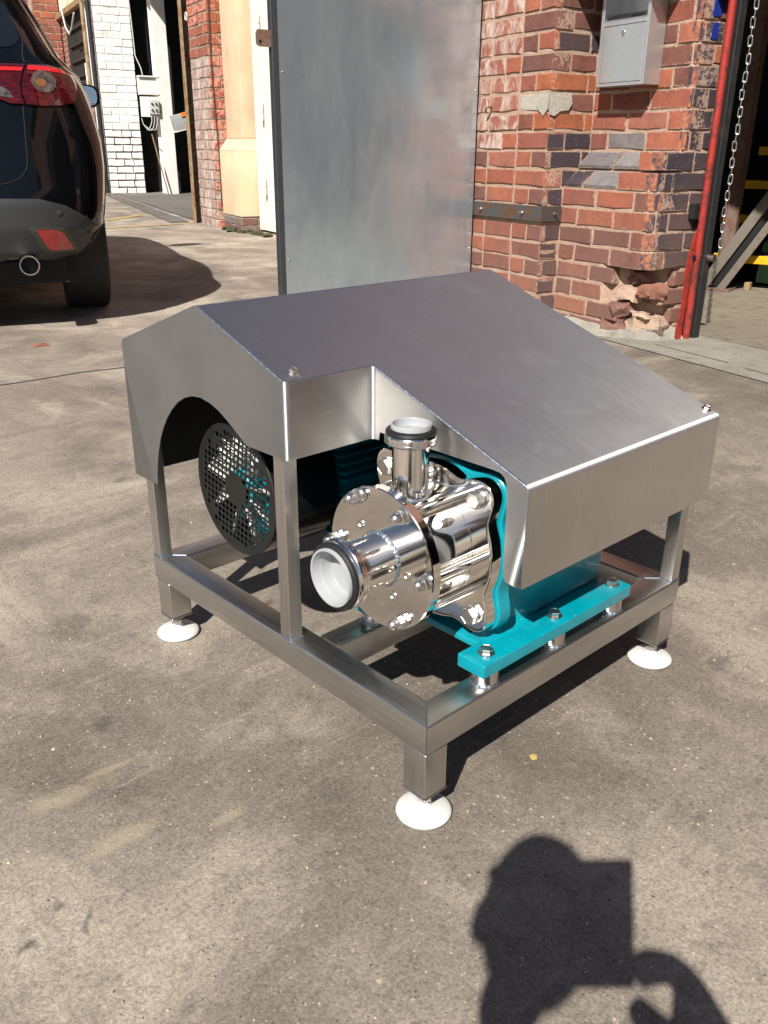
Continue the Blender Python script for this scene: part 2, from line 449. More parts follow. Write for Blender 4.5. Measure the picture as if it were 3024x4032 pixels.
# photographer
plain('skin', (.50, .29, .20), .55, 0, .06, 20)
plain('jacket', (.035, .045, .075), .85, 0, .15, 60, .2)
plain('trousers', (.05, .05, .055), .9, 0, .15, 60, .2)
plain('hair', (.03, .02, .015), .6, 0, .3, 90)
plain('phone_black', (.02, .02, .022), .2, .2)

# ---------------------------------------------------------------- geometry helpers
class MB:
    def __init__(s): s.bm = bmesh.new()
    def add(s, vs, fs):
        v = [s.bm.verts.new(x) for x in vs]
        for f in fs:
            try: s.bm.faces.new([v[i] for i in f])
            except ValueError: pass
        return s
    def merge(s, bm, M=None):
        if M is not None: bm.transform(M)
        me = bpy.data.meshes.new('t'); bm.to_mesh(me); bm.free()
        s.bm.from_mesh(me); bpy.data.meshes.remove(me)
        return s
    def box(s, lo, hi, bev=0., seg=2, M=None):
        b = bmesh.new()
        lo, hi = Vector(lo), Vector(hi)
        bmesh.ops.create_cube(b, size=1, matrix=Matrix.Translation((lo+hi)/2) @ Matrix.Diagonal((*(hi-lo), 1)))
        if bev: bmesh.ops.bevel(b, geom=b.edges[:], offset=bev, segments=seg, profile=.6, affect='EDGES')
        return s.merge(b, M)
    def bar(s, p, q, wd, ht, bev=0., upv=(0, 0, 1)):
        p, q = Vector(p), Vector(q)
        d = (q-p); L = d.length; d.normalize()
        u = Vector(upv)
        x = d.cross(u)
        if x.length < 1e-5: x = d.cross(Vector((1, 0, 0)))
        x.normalize(); u = x.cross(d)
        M = Matrix.Translation((p+q)/2) @ Matrix((x, d, u)).transposed().to_4x4()
        return s.box((-wd/2, -L/2, -ht/2), (wd/2, L/2, ht/2), bev, 2, M)
    def lathe(s, prof, o, ax, n=32, cap=False):
        """prof: (radius, distance along axis)"""
        o, ax = Vector(o), Vector(ax).normalized()
        x = ax.orthogonal().normalized(); y = ax.cross(x)
        vs, fs = [], []
        for r, h in prof:
            for i in range(n):
                t = 2*math.pi*i/n
                vs.append(o + ax*h + (x*math.cos(t) + y*math.sin(t))*r)
        for j in range(len(prof)-1):
            for i in range(n):
                a, b = j*n+i, j*n+(i+1) % n
                fs.append((a, b, b+n, a+n))
        if cap:
            fs.append(tuple(range(n))[::-1]); fs.append(tuple(range((len(prof)-1)*n, len(prof)*n)))
        return s.add(vs, fs)
    def cyl(s, p, q, r, r2=None, n=24, bev=0.):
        p, q = Vector(p), Vector(q)
        L = (q-p).length
        r2 = r if r2 is None else r2
        pr = [(r, 0), (r2, L)] if not bev else [(r-bev, 0), (r, bev), (r2, L-bev), (r2-bev, L)]
        return s.lathe(pr, p, q-p, n, True)
    def tube(s, path, r, n=8, closed=False):
        P = [Vector(x) for x in path]
        m = len(P); vs, fs = [], []
        ref = None
        for i, c in enumerate(P):
            a, b = (P[(i-1) % m], P[(i+1) % m]) if closed else (P[max(i-1, 0)], P[min(i+1, m-1)])
            t = (b-a).normalized()
            if ref is None: ref = t.orthogonal().normalized()
            x = (ref - t*ref.dot(t)).normalized(); ref = x
            y = t.cross(x)
            rr = r(i) if callable(r) else r
            for k_ in range(n):
                g = 2*math.pi*k_/n
                vs.append(c + (x*math.cos(g)+y*math.sin(g))*rr)
        for i in range(m if closed else m-1):
            for k_ in range(n):
                a, b = i*n+k_, i*n+(k_+1) % n
                j = ((i+1) % m)*n
                fs.append((a, b, j+(k_+1) % n, j+k_))
        if not closed: fs += [tuple(range(n))[::-1], tuple(range((m-1)*n, m*n))]
        return s.add(vs, fs)
    def prism(s, poly, fn0, fn1):
        """poly of 2-D points, fn0 / fn1 map a point to each end"""
        n = len(poly)
        vs = [fn0(*q) for q in poly] + [fn1(*q) for q in poly]
        fs = [tuple(range(n))[::-1], tuple(range(n, 2*n))] + [(i, (i+1) % n, n+(i+1) % n, n+i) for i in range(n)]
        return s.add(vs, fs)
    def mesh(s, name, mat, sharp=35):
        bmesh.ops.recalc_face_normals(s.bm, faces=s.bm.faces[:])
        me = bpy.data.meshes.new(name)
        s.bm.to_mesh(me); s.bm.free()
        me.materials.append(MATS[mat])
        me.polygons.foreach_set('use_smooth', [True]*len(me.polygons))
        me.set_sharp_from_angle(angle=R(sharp))
        return me
    def build(s, name, mat, parent=None, sharp=35, **kw):
        return link(name, s.mesh(name, mat, sharp), parent, **kw)

def link(name, me, parent=None, loc=None, rot=None, scale=None, M=None):
    o = bpy.data.objects.new(name, me)
    col.objects.link(o)
    if parent is not None: o.parent = parent
    if M is not None: o.matrix_local = M
    if loc is not None: o.location = loc
    if rot is not None: o.rotation_euler = rot
    if scale is not None: o.scale = scale
    return o
def tag(o, label=None, cat=None, group=None, kind=None):
    for a, v in (('label', label), ('category', cat), ('group', group), ('kind', kind)):
        if v: o[a] = v
    return o
def thing(name, label, cat, loc=(0, 0, 0), rz=0., group=None):
    o = link(name, None, None, loc, (0, 0, rz))
    o.empty_display_size = .1
    return tag(o, label, cat, group)

# ---------------------------------------------------------------- the ground
def gz(y): return max(0., (y-8.3))*.028
ys = [-70, -8, -3, -1, 0, 1, 2, 4, 6, 8.3, 14, 22, 40]
xs = [-70, -8, -2, 0, 2, 4, 8, 16, 40]
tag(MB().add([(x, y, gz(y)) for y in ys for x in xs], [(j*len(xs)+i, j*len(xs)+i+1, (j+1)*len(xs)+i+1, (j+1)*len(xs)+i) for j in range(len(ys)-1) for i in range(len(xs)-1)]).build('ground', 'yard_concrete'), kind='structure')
def sheet(name, pts, mat, h=.004):
    return tag(MB().add([(x, y, gz(y)+h) for x, y in pts], [tuple(range(len(pts)))]).build(name, mat), kind='structure')
# ================================================================ the pump skid
skid = thing('pump_skid', 'stainless steel skid with teal gear pump, black fan motor and folded steel hood', 'pump skid')
W, FL, FM, ZT, ZB = .04, .626, .561, .147, .106          # tube width, length in y, length in x, beam top, beam bottom
BV = .003
def tube_beam(p, q, mat, name='frame_beam', wd=W, ht=ZT-ZB):
    return MB().bar(p, q, wd, ht, BV).build(name, mat, skid)
zc_ = (ZT+ZB)/2
# mitred side beams
def mitred(name, a, b, mat, inner):
    """beam with 45 degree ends: a,b outer corners, inner = unit vector inwards"""
    a, b, inn = Vector(a), Vector(b), Vector(inner)
    d = (b-a).normalized()
    g = .0004
    o = [a+d*g, b-d*g, b-d*W+inn*W-d*g, a+d*W+inn*W+d*g]
    bm = bmesh.new()
    vs = [bm.verts.new((q.x, q.y, z)) for z in (ZB, ZT) for q in o]
    fs = [(3, 2, 1, 0), (4, 5, 6, 7)] + [(i, (i+1) % 4, 4+(i+1) % 4, 4+i) for i in range(4)]
    for f in fs: bm.faces.new([vs[i] for i in f])
    ed = [e for e in bm.edges if abs((e.verts[1].co-e.verts[0].co).normalized().dot(d)) > .99]
    bmesh.ops.bevel(bm, geom=ed, offset=BV, segments=3, profile=.5, affect='EDGES')
    return MB().merge(bm).build(name, mat, skid)
mitred('frame_beam', (0, 0, 0), (0, FL, 0), 'frame_steel_y', (1, 0, 0))
mitred('frame_beam', (FM, FL, 0), (FM, 0, 0), 'frame_steel_y', (-1, 0, 0))
mitred('frame_beam', (FM, 0, 0), (0, 0, 0), 'frame_steel_x', (0, 1, 0))
mitred('frame_beam', (0, FL, 0), (FM, FL, 0), 'frame_steel_x', (0, -1, 0))
tube_beam((W+.0005, .225, zc_), (FM-W-.0005, .225, zc_), 'frame_steel_x', 'cross_beam')
for p in ((0, 0), (FM, 0), (0, FL), (FM, FL)):          # ground-flush mitre welds
    sx, sy = (1 if p[0] == 0 else -1), (1 if p[1] == 0 else -1)
    MB().tube([(p[0]+sx*t*W, p[1]+sy*t*W, ZT+.0002) for t in (.04, .3, .6, .96)], .0012, 6).build('weld_seam', 'weld_steel', skid)
# legs and feet
LEGW, LZ = .04, .041
for (x0, y0) in ((.0004, .0004), (FM-LEGW-.0004, .0004), (.0004, FL-LEGW-.0004), (FM-LEGW-.0004, FL-LEGW-.0004)):
    lg = MB().box((x0+.0012, y0+.0012, LZ), (x0+LEGW-.0012, y0+LEGW-.0012, ZB-.0004), .0025, 3).build('leg', 'frame_steel_z', skid)
    MB().box((x0+.0006, y0+.0006, LZ-.0025), (x0+LEGW-.0006, y0+LEGW-.0006, LZ-.0003), .0008, 1).build('end_cap', 'frame_steel_x', lg)
    cx, cy = x0+LEGW/2, y0+LEGW/2
    ft = MB().lathe([(.0, .0), (.0325, 0), (.0344, .0018), (.0350, .0042), (.0342, .0062), (.0315, .0080), (.026, .0100), (.019, .0116), (.012, .0130), (.0100, .0140), (.0090, .0195), (.0, .020)], (cx, cy, .0008), (0, 0, 1), 48).build('foot', 'white_plastic', skid)
    m = MB().cyl((cx, cy, .0205), (cx, cy, LZ-.003), .0048, None, 16)
    m.lathe([(.0095, 0), (.0095, .007)], (cx, cy, .0215), (0, 0, 1), 6, True)
    m.build('foot_stud', 'bolt_steel', ft)
# posts
PW = .0215
def post(x0, y0, z1, lab=None):
    o = MB().box((x0, y0, ZT+.0003), (x0+PW, y0+PW, z1), .0022, 3).build('post', 'frame_steel_z', skid)
    pts = [(x0-.0004, y0-.0004), (x0+PW+.0004, y0-.0004), (x0+PW+.0004, y0+PW+.0004), (x0-.0004, y0+PW+.0004)]
    path = [Vector((*pts[i], ZT+.0008)).lerp(Vector((*pts[(i+1) % 4], ZT+.0008)), t/6) for i in range(4) for t in range(6)]
    MB().tube(path, lambda i: .0011+.0004*math.sin(i*2.9), 6, True).build('weld_seam', 'weld_steel', o)
post(.0005, .2585, .508)
post(.0008, FL-PW-.0008, .50)
post(FM-PW-.0008, .0008, .42)
post(FM-PW-.0008, FL-PW-.0008, .50)

# hood --------------------------------------------------------------
X0, X1, XN = -.0094, .5686, .1294
YR, ZR = .4213, .5759
Y1, Z1_ = .2362, .5088
YE, ZE = .6371, .4987
Y5, Z5_ = -.0219, .4154
ZN = .4120                      # lower edge at the notch
ZF = .2893
bm = bmesh.new()
_v = {}
def hv(*p):
    q = tuple(round(t, 5) for t in p)
    if q not in _v: _v[q] = bm.verts.new(q)
    return _v[q]
def hf(*ps): return bm.faces.new([hv(*p) for p in ps])
hf((X0, YR, ZR), (X0, Y1, Z1_), (XN, Y1, Z1_), (XN, Y5, Z5_), (X1, Y5, Z5_), (X1, YR, ZR))
hf((X0, YR, ZR), (X1, YR, ZR), (X1, YE, ZE), (X0, YE, ZE))
hf((X0, YE, ZE), (X1, YE, ZE), (X1, YE, .2873), (X0, YE, .2873))
hf((X0, Y1, Z1_), (X0, Y1, ZN), (XN, Y1, ZN), (XN, Y1, Z1_))
hf((XN, Y5, Z5_), (XN, Y5, ZF), (X1, Y5, ZF), (X1, Y5, Z5_))
hf((X1, YR, ZR), (X1, Y5, Z5_), (X1, Y5, ZF), (X1, YE, .2873), (X1, YE, ZE))
arch = [(.3217, .4112), (.3330, .4175), (.3480, .4262), (.3640, .4352), (.3830, .4443), (.4030, .4502), (.4250, .4530), (.4470, .4508), (.4680, .4442), (.4880, .4335), (.5060, .4192), (.5220, .4030), (.5360, .3845), (.5475, .3650), (.5570, .3440), (.5640, .3220), (.5685, .3050), (.5705, .2880)]
hf((X0, YR, ZR), (X0, YE, ZE), (X0, YE, .2873), *[(X0, y, z) for y, z in arch[::-1]], (X0, Y1, ZN), (X0, Y1, Z1_))
cut = [(.030, .4235), (.020, .4225), (.0135, .4185), (.0095, .410), (.008, .39), (.0075, .35), (.006, .2955), (.003, .2905), (-.004, ZF)]
hf((XN, Y1, Z1_), (XN, Y1, ZN), (XN, Y1-.012, ZN+.0005), (XN, Y1-.014, .4235), *[(XN, y, z) for y, z in cut], (XN, Y5, ZF), (XN, Y5, Z5_))
bm.verts.ensure_lookup_table()
def edge(a, b):
    a, b = hv(*a), hv(*b)
    return bm.edges.get((a, b))
eds = [edge((X0, Y1, Z1_), (X0, Y1, ZN)), edge((XN, Y5, Z5_), (X1, Y5, Z5_)), edge((X0, YR, ZR), (X1, YR, ZR)), edge((X0, YE, ZE), (X1, YE, ZE)), edge((XN, Y1, Z1_), (XN, Y1, ZN)), edge((X1, YR, ZR), (X1, Y5, Z5_)), edge((X1, Y5, Z5_), (X1, Y5, ZF))]
bmesh.ops.recalc_face_normals(bm, faces=bm.faces[:])
bmesh.ops.bevel(bm, geom=[e for e in eds if e], offset=.0072, segments=6, profile=.5, affect='EDGES', clamp_overlap=True)
hood = MB().merge(bm)
me = hood.mesh('hood', 'cover_steel_x', 28)
me.materials.append(MATS['cover_steel_y'])
for _ in range(2): me.materials.append(MATS['hood_inner_shade'])
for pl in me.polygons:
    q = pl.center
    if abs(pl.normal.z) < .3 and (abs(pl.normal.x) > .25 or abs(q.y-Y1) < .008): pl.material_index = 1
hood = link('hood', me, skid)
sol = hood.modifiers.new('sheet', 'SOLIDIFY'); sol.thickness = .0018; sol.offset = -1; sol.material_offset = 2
wn = hood.modifiers.new('normals', 'WEIGHTED_NORMAL'); wn.weight = 80; wn.keep_sharp = True
def bead(p, q, r=.0012, n=60, off=(0, 0, 0)):
    p, q, off = Vector(p), Vector(q), Vector(off)
    MB().tube([p.lerp(q, i/n)+off for i in range(n+1)], lambda i: r*(1+.14*math.sin(i*2.1)+.1*math.sin(i*5.3)), 7).build('weld_seam', 'weld_steel', hood)
bead((X0, YR-.003, ZR-.001), (X0, Y1+.004, Z1_+.0012), .0017, 90, (.0004, 0, -.0004))
bead((XN, Y1-.005, Z1_-.0016), (XN, Y5+.004, Z5_+.0016), .0016, 110, (.0004, 0, -.0004))
bead((X0+.005, Y1, Z1_-.0002), (XN-.004, Y1, Z1_-.0002), .0009, 50)
bead((XN, Y5+.0002, Z5_-.006), (XN, Y5+.0002, ZF+.002), .0008, 60)
slope = math.atan2(ZR-Z1_, YR-Y1)
def hexbolt(r=.0125, h=.008, wr=.0145, wh=.002, name='bolt', dome=0.):
    m = MB()
    if wr: m.lathe([(.0, 0), (wr, 0), (wr, wh*.8), (wr-.0005, wh), (r*.9, wh)], (0, 0, 0), (0, 0, 1), 28)
    m.lathe([(r*.985, wh), (r, wh+.0006), (r, wh+h-.0012), (r*.94, wh+h-.0003)], (0, 0, 0), (0, 0, 1), 6)
    if dome:
        m.lathe([(r*.95, wh+h-.0003), (dome, wh+h+.0002)], (0, 0, 0), (0, 0, 1), 30)
        m.lathe([(dome*math.cos(t), wh+h+.0002+dome*.5+dome*1.05*math.sin(t)) if t >= 0 else (dome, wh+h+.0002) for t in (-1, 0, .3, .6, .9, 1.15, 1.35, 1.5)], (0, 0, 0), (0, 0, 1), 24)
    else:
        m.lathe([(r*.94, wh+h-.0003), (r*.84, wh+h)], (0, 0, 0), (0, 0, 1), 6)
        m.lathe([(r*.84, wh+h), (r*.80, wh+h-.0005), (.0001, wh+h-.0005)], (0, 0, 0), (0, 0, 1), 6)
    return m.mesh(name, 'bolt_steel', 25)
m_small = hexbolt(.0052, .0042, .0072, .001)
for x, y in ((.016, .2520), (.5545, -.004)):
    z = Z1_+(y-Y1)*math.tan(slope)
    link('hood_bolt', m_small, hood, (x, y, z+.0003), (slope, 0, 0))

# mounting bosses, foot rails ---------------------------------------
for y in (.020, .225):
    for x in (.124, .262, .398):
        b = MB().lathe([(.0, 0), (.0172, 0), (.0172, .0202), (.0165, .0208), (.0, .0208)], (x, y, ZT+.0002), (0, 0, 1), 36).build('mounting_boss', 'turned_steel', skid)
        MB().tube([(x+.0178*math.cos(t), y+.0178*math.sin(t), ZT+.0012) for t in [2*math.pi*i/48 for i in range(48)]], lambda i: .0013+.0005*math.sin(i*2.6), 6, True).build('weld_seam', 'weld_steel', b)
gear = link('gear_unit', None, skid)
RAIL_Z0, RAIL_Z1 = .1683, .1868
m_bolt_rail = hexbolt(.0088, .0062, .0108, .0016)
for (ya, yb) in ((.0005, .0445), (.2015, .2455)):
    MB().box((.098, ya, RAIL_Z0), (.418, yb, RAIL_Z1), .0022, 3).build('foot_rail', 'teal_paint', gear)
    for x in (.124, .262, .398):
        yy = .0205 if ya < .1 else .2255
        link('rail_bolt', m_bolt_rail, gear, (x, yy, RAIL_Z1+.0002), (0, 0, rnd.random()))
PY, PZ = .1235, .307
# gear casing: round-cornered block on a splayed foot
def sec(x, hw, z0, z1, rt_=.03, n=6):
    pts = []
    rb_ = .006
    for (cx, cz, a0, rc) in ((hw-rt_, z1-rt_, 0, rt_), (-hw+rt_, z1-rt_, 90, rt_), (-hw+rb_, z0+rb_, 180, rb_), (hw-rb_, z0+rb_, 270, rb_)):
        for i in range(n+1):
            t = R(a0+90*i/n)
            pts.append((x, PY+cx+rc*math.cos(t), cz+rc*math.sin(t)))
    return pts
def loft(secs):
    n = len(secs[0]); vs = [p for s_ in secs for p in s_]
    fs = [(j*n+i, j*n+(i+1) % n, (j+1)*n+(i+1) % n, (j+1)*n+i) for j in range(len(secs)-1) for i in range(n)]
    fs += [tuple(range(n))[::-1], tuple(range((len(secs)-1)*n, len(secs)*n))]
    return MB().add(vs, fs)
loft([sec(.165, .085, .183, .395, .05), sec(.18, .082, .183, .395, .05), sec(.20, .0775, .183, .40, .045), sec(.402, .0775, .183, .40, .045), sec(.408, .074, .184, .397, .045)]).build('gear_casing', 'teal_paint', gear)
# splayed feet: profile in y-z swept in x
for sgn in (-1, 1):
    prof = [(.060, .186), (.074, .225), (.0765, .228), (.079, .205), (.083, .1935), (.090, .1875), (.095, .1852), (.095, .180), (.060, .176)]
    secs = []
    for x, kx in ((.142, .55), (.152, .9), (.168, 1.), (.19, .9), (.215, .35), (.235, .0)):
        secs.append([(x, PY+sgn*(.060+(a-.060)*(1 if b < .19 else 1)), .186+(b-.186)*(.25+.75*kx) if b > .186 else b) for a, b in prof])
    loft(secs).build('foot_web', 'teal_paint', gear, 50)
MB().box((.140, .046, .172), (.405, .201, .1825), .003, 2).build('base_plate', 'teal_paint', gear)

# lobed flanges -------------------------------------------------------
BC = .077
def lobed(x0, x1, Rc, rl, grow=0., bev=.003, n=144):
    out = []
    for i in range(n):
        t = 2*math.pi*i/n
        q = (t-math.pi/4) % (math.pi/2)
        q = min(q, math.pi/2-q)
        D0 = BC*math.sqrt(2)
        s_ = (rl+grow)**2-(D0*math.sin(q))**2
        lobe = D0*math.cos(q)+math.sqrt(s_) if s_ > 0 else 0
        base = Rc+grow-.006*math.sin(2*q)**2*0
        kk = 220.
        out.append(math.log(math.exp(kk*base)+math.exp(kk*lobe))/kk if lobe else base + .0)
    # smooth the outline a little
    for _ in range(6): out = [(out[i-1]+2*out[i]+out[(i+1) % n])/4 for i in range(n)]
    prof = [(x0, -bev-.0022), (x0, -bev), (x0+bev*.12, -bev*.5), (x0+bev*.5, -bev*.12), (x0+bev, 0), (x1-bev*.5, 0), (x1, -bev*.5)]
    vs, fs = [], []
    for x, dr in prof:
        for i in range(n):
            t = 2*math.pi*i/n
            vs.append((x, PY+(out[i]+dr)*math.cos(t), PZ+(out[i]+dr)*math.sin(t)))
    for j in range(len(prof)-1):
        for i in range(n): fs.append((j*n+i, j*n+(i+1) % n, (j+1)*n+(i+1) % n, (j+1)*n+i))
    fs += [tuple(range(n))[::-1], tuple(range((len(prof)-1)*n, len(prof)*n))]
    return MB().add(vs, fs)
lobed(.1435, .166, .1035, .0255, .004, .003).build('casing_flange', 'teal_paint', gear, 18)

pump = MB()
pump.lathe([(.0725, .052), (.0725, .1215), (.0725, .1226), (.0720, .1230), (.0720, .1240)], (0, PY, PZ), (1, 0, 0), 96)
pump = pump.build('pump_head', 'polished_steel', skid, 20)
lobed(.1242, .1432, .1035, .0255, 0, .0022).build('mounting_flange', 'polished_steel', pump, 18)
XF, RF = .0387, .090
MB().lathe([(.0001, 0), (RF-.0012, 0), (RF, .0012), (RF, .0128), (RF-.0008, .0136), (.04, .0136)], (XF, PY, PZ), (1, 0, 0), 128).build('front_flange', 'polished_steel', pump, 25)
m_acorn = hexbolt(.0088, .0070, .0098, .0018, 'acorn_nut', .0070)
m_hex = hexbolt(.0112, .0080, .0124, .0020)
RB = .0797
def toward(p): return Matrix.Translation(p) @ Matrix.Rotation(R(-90), 4, 'Y') @ Matrix.Rotation(rnd.random(), 4, 'Z')
for i in range(6):
    t = R(.7+60*i)
    y, z = PY+RB*math.cos(t), PZ+RB*math.sin(t)
    link('acorn_nut', m_acorn, pump, M=toward((XF-.0002, y, z)))
    MB().lathe([(.0062, .0138), (.0062, .0855)], (XF, y, z), (1, 0, 0), 24, True).build('tie_rod', 'pipe_steel', pump)
for sy in (-1, 1):
    for sz in (-1, 1):
        link('flange_bolt', m_hex, pump, M=toward((.1240, PY+sy*BC, PZ+sz*BC)))
m = MB()
m.lathe([(.0058, 0), (.0058, .0012), (.0050, .0016), (.0034, .0016)], (0, 0, 0), (0, 0, 1), 24)
m.lathe([(.0034, .0016), (.0030, .0016), (.0030, .0002), (.0001, .0002)], (0, 0, 0), (0, 0, 1), 6)
m_sock = m.mesh('socket_screw', 'bolt_steel', 25)
for dy, dz in ((.0335, .0345), (-.0475, -.006), (-.0245, -.0415), (.034, -.036)):
    link('socket_screw', m_sock, pump, (XF-.0002, PY+dy, PZ+dz), (0, R(-90), 0))
# inlet
pr = .0335
inl = MB().lathe([(pr, -.001), (pr, -.0488), (pr, -.050), (pr+.0008, -.052), (.0375, -.0535), (.0415, -.0545), (.0428, -.0556), (.0405, -.0568), (.0428, -.058), (.0428, -.0590), (.0405, -.0602), (.0428, -.0614), (.0428, -.0632), (.0415, -.0648), (.0408, -.0668), (.0395, -.0678), (.035, -.0685), (.033, -.0685), (.033, -.02)], (XF, PY, PZ), (1, 0, 0), 96).build('inlet_pipe', 'pipe_steel', pump, 30)
MB().tube([(XF-.0012, PY+(pr+.0006)*math.cos(t), PZ+(pr+.0006)*math.sin(t)) for t in [2*math.pi*i/110 for i in range(110)]], lambda i: .0013+.00045*math.sin(i*2.4), 7, True).build('weld_seam', 'weld_steel', pump)
MB().lathe([(.0352, -.0682), (.0405, -.0680), (.0412, -.0695), (.0405, -.0722), (.0385, -.0738), (.0355, -.0738), (.0350, -.070)], (XF, PY, PZ), (1, 0, 0), 72).build('gasket', 'black_rubber', pump)
MB().lathe([(.0349, -.069), (.0354, -.0765), (.0348, -.0778), (.0325, -.0778), (.0318, -.0765), (.0312, -.068), (.0300, -.066), (.0293, -.064), (.0288, -.052), (.0280, -.0505), (.0001, -.0500)], (XF, PY, PZ), (1, 0, 0), 72).build('pipe_cap', 'cap_plastic', pump, 30)
# outlet
XO, ro = .0885, .0222
MB().lathe([(ro, .050), (ro, .1308), (ro, .132), (ro+.0008, .1335), (.0275, .1350), (.0305, .1362), (.0315, .1375), (.0297, .1388), (.0315, .1402), (.0315, .1412), (.0297, .1425), (.0315, .1438), (.0315, .1458), (.0305, .1475), (.0285, .1486), (.024, .1490), (.0225, .149), (.0225, .12)], (XO, PY, PZ), (0, 0, 1), 72).build('outlet_pipe', 'pipe_steel', pump, 30)
MB().tube([(XO+(ro+.0006)*math.cos(t), PY+(ro+.0006)*math.sin(t), PZ+math.sqrt(max(.0725**2-((ro)*math.sin(t))**2, 0))+.0004) for t in [2*math.pi*i/60 for i in range(60)]], .0012, 6, True).build('weld_seam', 'weld_steel', pump)
MB().lathe([(.0245, .1488), (.0298, .1482), (.0304, .150), (.0296, .1522), (.0270, .1540), (.0243, .1540)], (XO, PY, PZ), (0, 0, 1), 60).build('gasket', 'black_rubber', pump)
MB().lathe([(.0240, .148), (.0243, .1585), (.0238, .1596), (.0222, .1596), (.0216, .1588), (.0212, .152), (.0205, .1505), (.0001, .1503)], (XO, PY, PZ), (0, 0, 1), 60).build('pipe_cap', 'cap_plastic', pump, 30)

# motor ---------------------------------------------------------------
MX, MY, MZ, MR = .040, .433, .306, .0985
motor = MB().lathe([(.088, .10), (.088, .36), (.094, .362), (.094, .372), (.03, .374)], (MX, MY, MZ), (1, 0, 0), 64).build('motor', 'teal_paint', skid)
cowl = MB().lathe([(.0955, .0022), (MR, .004), (MR+.0005, .012), (MR+.001, .112), (.0965, .1125), (.0965, .02)], (MX, MY, MZ), (1, 0, 0), 96).build('fan_cowl', 'cowl_black', motor, 30)
# perforated guard: a plate of ribs round square holes
pitch_, hole = .0098, .0074
bm = bmesh.new()
N = 10
rg = .0885
gv = {}
def gvv(i, s_, j, t_):
    key = (i, s_, j, t_)
    if key not in gv:
        a = i*pitch_ + (hole/2 if s_ else -hole/2)
        b = j*pitch_ + (hole/2 if t_ else -hole/2)
        gv[key] = bm.verts.new((a, b, 0))
    return gv[key]
def face(q):
    m_ = sum((v.co for v in q), Vector())/4
    if m_.length < .0965: bm.faces.new(q)
for i in range(-N-1, N+1):
    for j in range(-N-1, N+1):
        cxy = Vector((i*pitch_, j*pitch_)); L = cxy.length
        if L > rg-.004 or L < .0235 or (L > .072 and abs(abs(cxy.x)-abs(cxy.y)) < .012): face([gvv(i, 0, j, 0), gvv(i, 1, j, 0), gvv(i, 1, j, 1), gvv(i, 0, j, 1)])
        face([gvv(i, 1, j, 0), gvv(i+1, 0, j, 0), gvv(i+1, 0, j, 1), gvv(i, 1, j, 1)])
        face([gvv(i, 0, j, 1), gvv(i, 1, j, 1), gvv(i, 1, j+1, 0), gvv(i, 0, j+1, 0)])
        face([gvv(i, 1, j, 1), gvv(i+1, 0, j, 1), gvv(i+1, 0, j+1, 0), gvv(i, 1, j+1, 0)])
bmesh.ops.delete(bm, geom=[v for v in bm.verts if not v.link_faces], context='VERTS')
Mg = Matrix.Translation((MX+.0012, MY, MZ)) @ Matrix(((0, 0, 1), (1, 0, 0), (0, 1, 0))).to_4x4() @ Matrix.Rotation(R(8), 4, 'Z')
gd = MB().merge(bm, Mg).build('fan_guard', 'guard_black', motor, 30)
gs = gd.modifiers.new('plate', 'SOLIDIFY'); gs.thickness = .0012; gs.offset = 0
MB().lathe([(.0885, 0), (.0975, 0), (.0990, .0012), (.0990, .0035), (.0885, .0009)], (MX, MY, MZ), (1, 0, 0), 96).build('guard_rim', 'guard_black', motor, 30)
m = MB()
for a in range(9):
    t = 2*math.pi*a/9
    d, e = Vector((0, math.cos(t), math.sin(t))), Vector((0, -math.sin(t), math.cos(t)))
    o_ = Vector((MX+.007, MY, MZ))
    m.add([o_+d*.028, o_+d*.086+e*.008, o_+d*.086+e*.036+Vector((.03, 0, 0)), o_+d*.028+e*.018+Vector((.03, 0, 0))], [(0, 1, 2, 3)])
fan = m.build('fan', 'fan_white', motor)
fs_ = fan.modifiers.new('blade', 'SOLIDIFY'); fs_.thickness = .002
MB().lathe([(.0001, .008), (.026, .008), (.03, .012), (.03, .040), (.090, .042), (.090, .046), (.0001, .046)], (MX, MY, MZ), (1, 0, 0), 48).build('fan_hub', 'teal_paint', motor)
MB().lathe([(.091, .085), (.091, .10), (.06, .083), (.0001, .080)], (MX, MY, MZ), (1, 0, 0), 48).build('end_shield', 'teal_paint', motor)
fin = MB()
for a in range(-7, 8):
    if a == 0: continue
    z = MZ+a*.0115
    half = math.sqrt(max(.108**2-(a*.0115)**2, .0))
    inner = math.sqrt(max(.084**2-(a*.0115)**2, .0))
    for sg in (-1, 1):
        f_ = MB().box((MX+.118, min(MY+sg*inner, MY+sg*half), z-.0014), (MX+.345, max(MY+sg*inner, MY+sg*half), z+.0014), .001, 1).build('cooling_fin', 'teal_paint', motor)
MB().box((MX+.15, MY-.045, MZ+.08), (MX+.25, MY+.045, MZ+.135), .006, 2).build('terminal_box', 'teal_paint', motor)
loft([[(x, MY+yy*s_, MZ+zz*s_) for yy, zz in ((.1, .06), (.06, .1), (-.1, .095), (-.25, .08), (-.25, -.08), (-.1, -.095), (.06, -.1), (.1, -.06))] for x, s_ in ((.30, .9), (.31, 1.), (.395, 1.), (.405, .92))]).build('transfer_case', 'teal_paint', gear, 40)
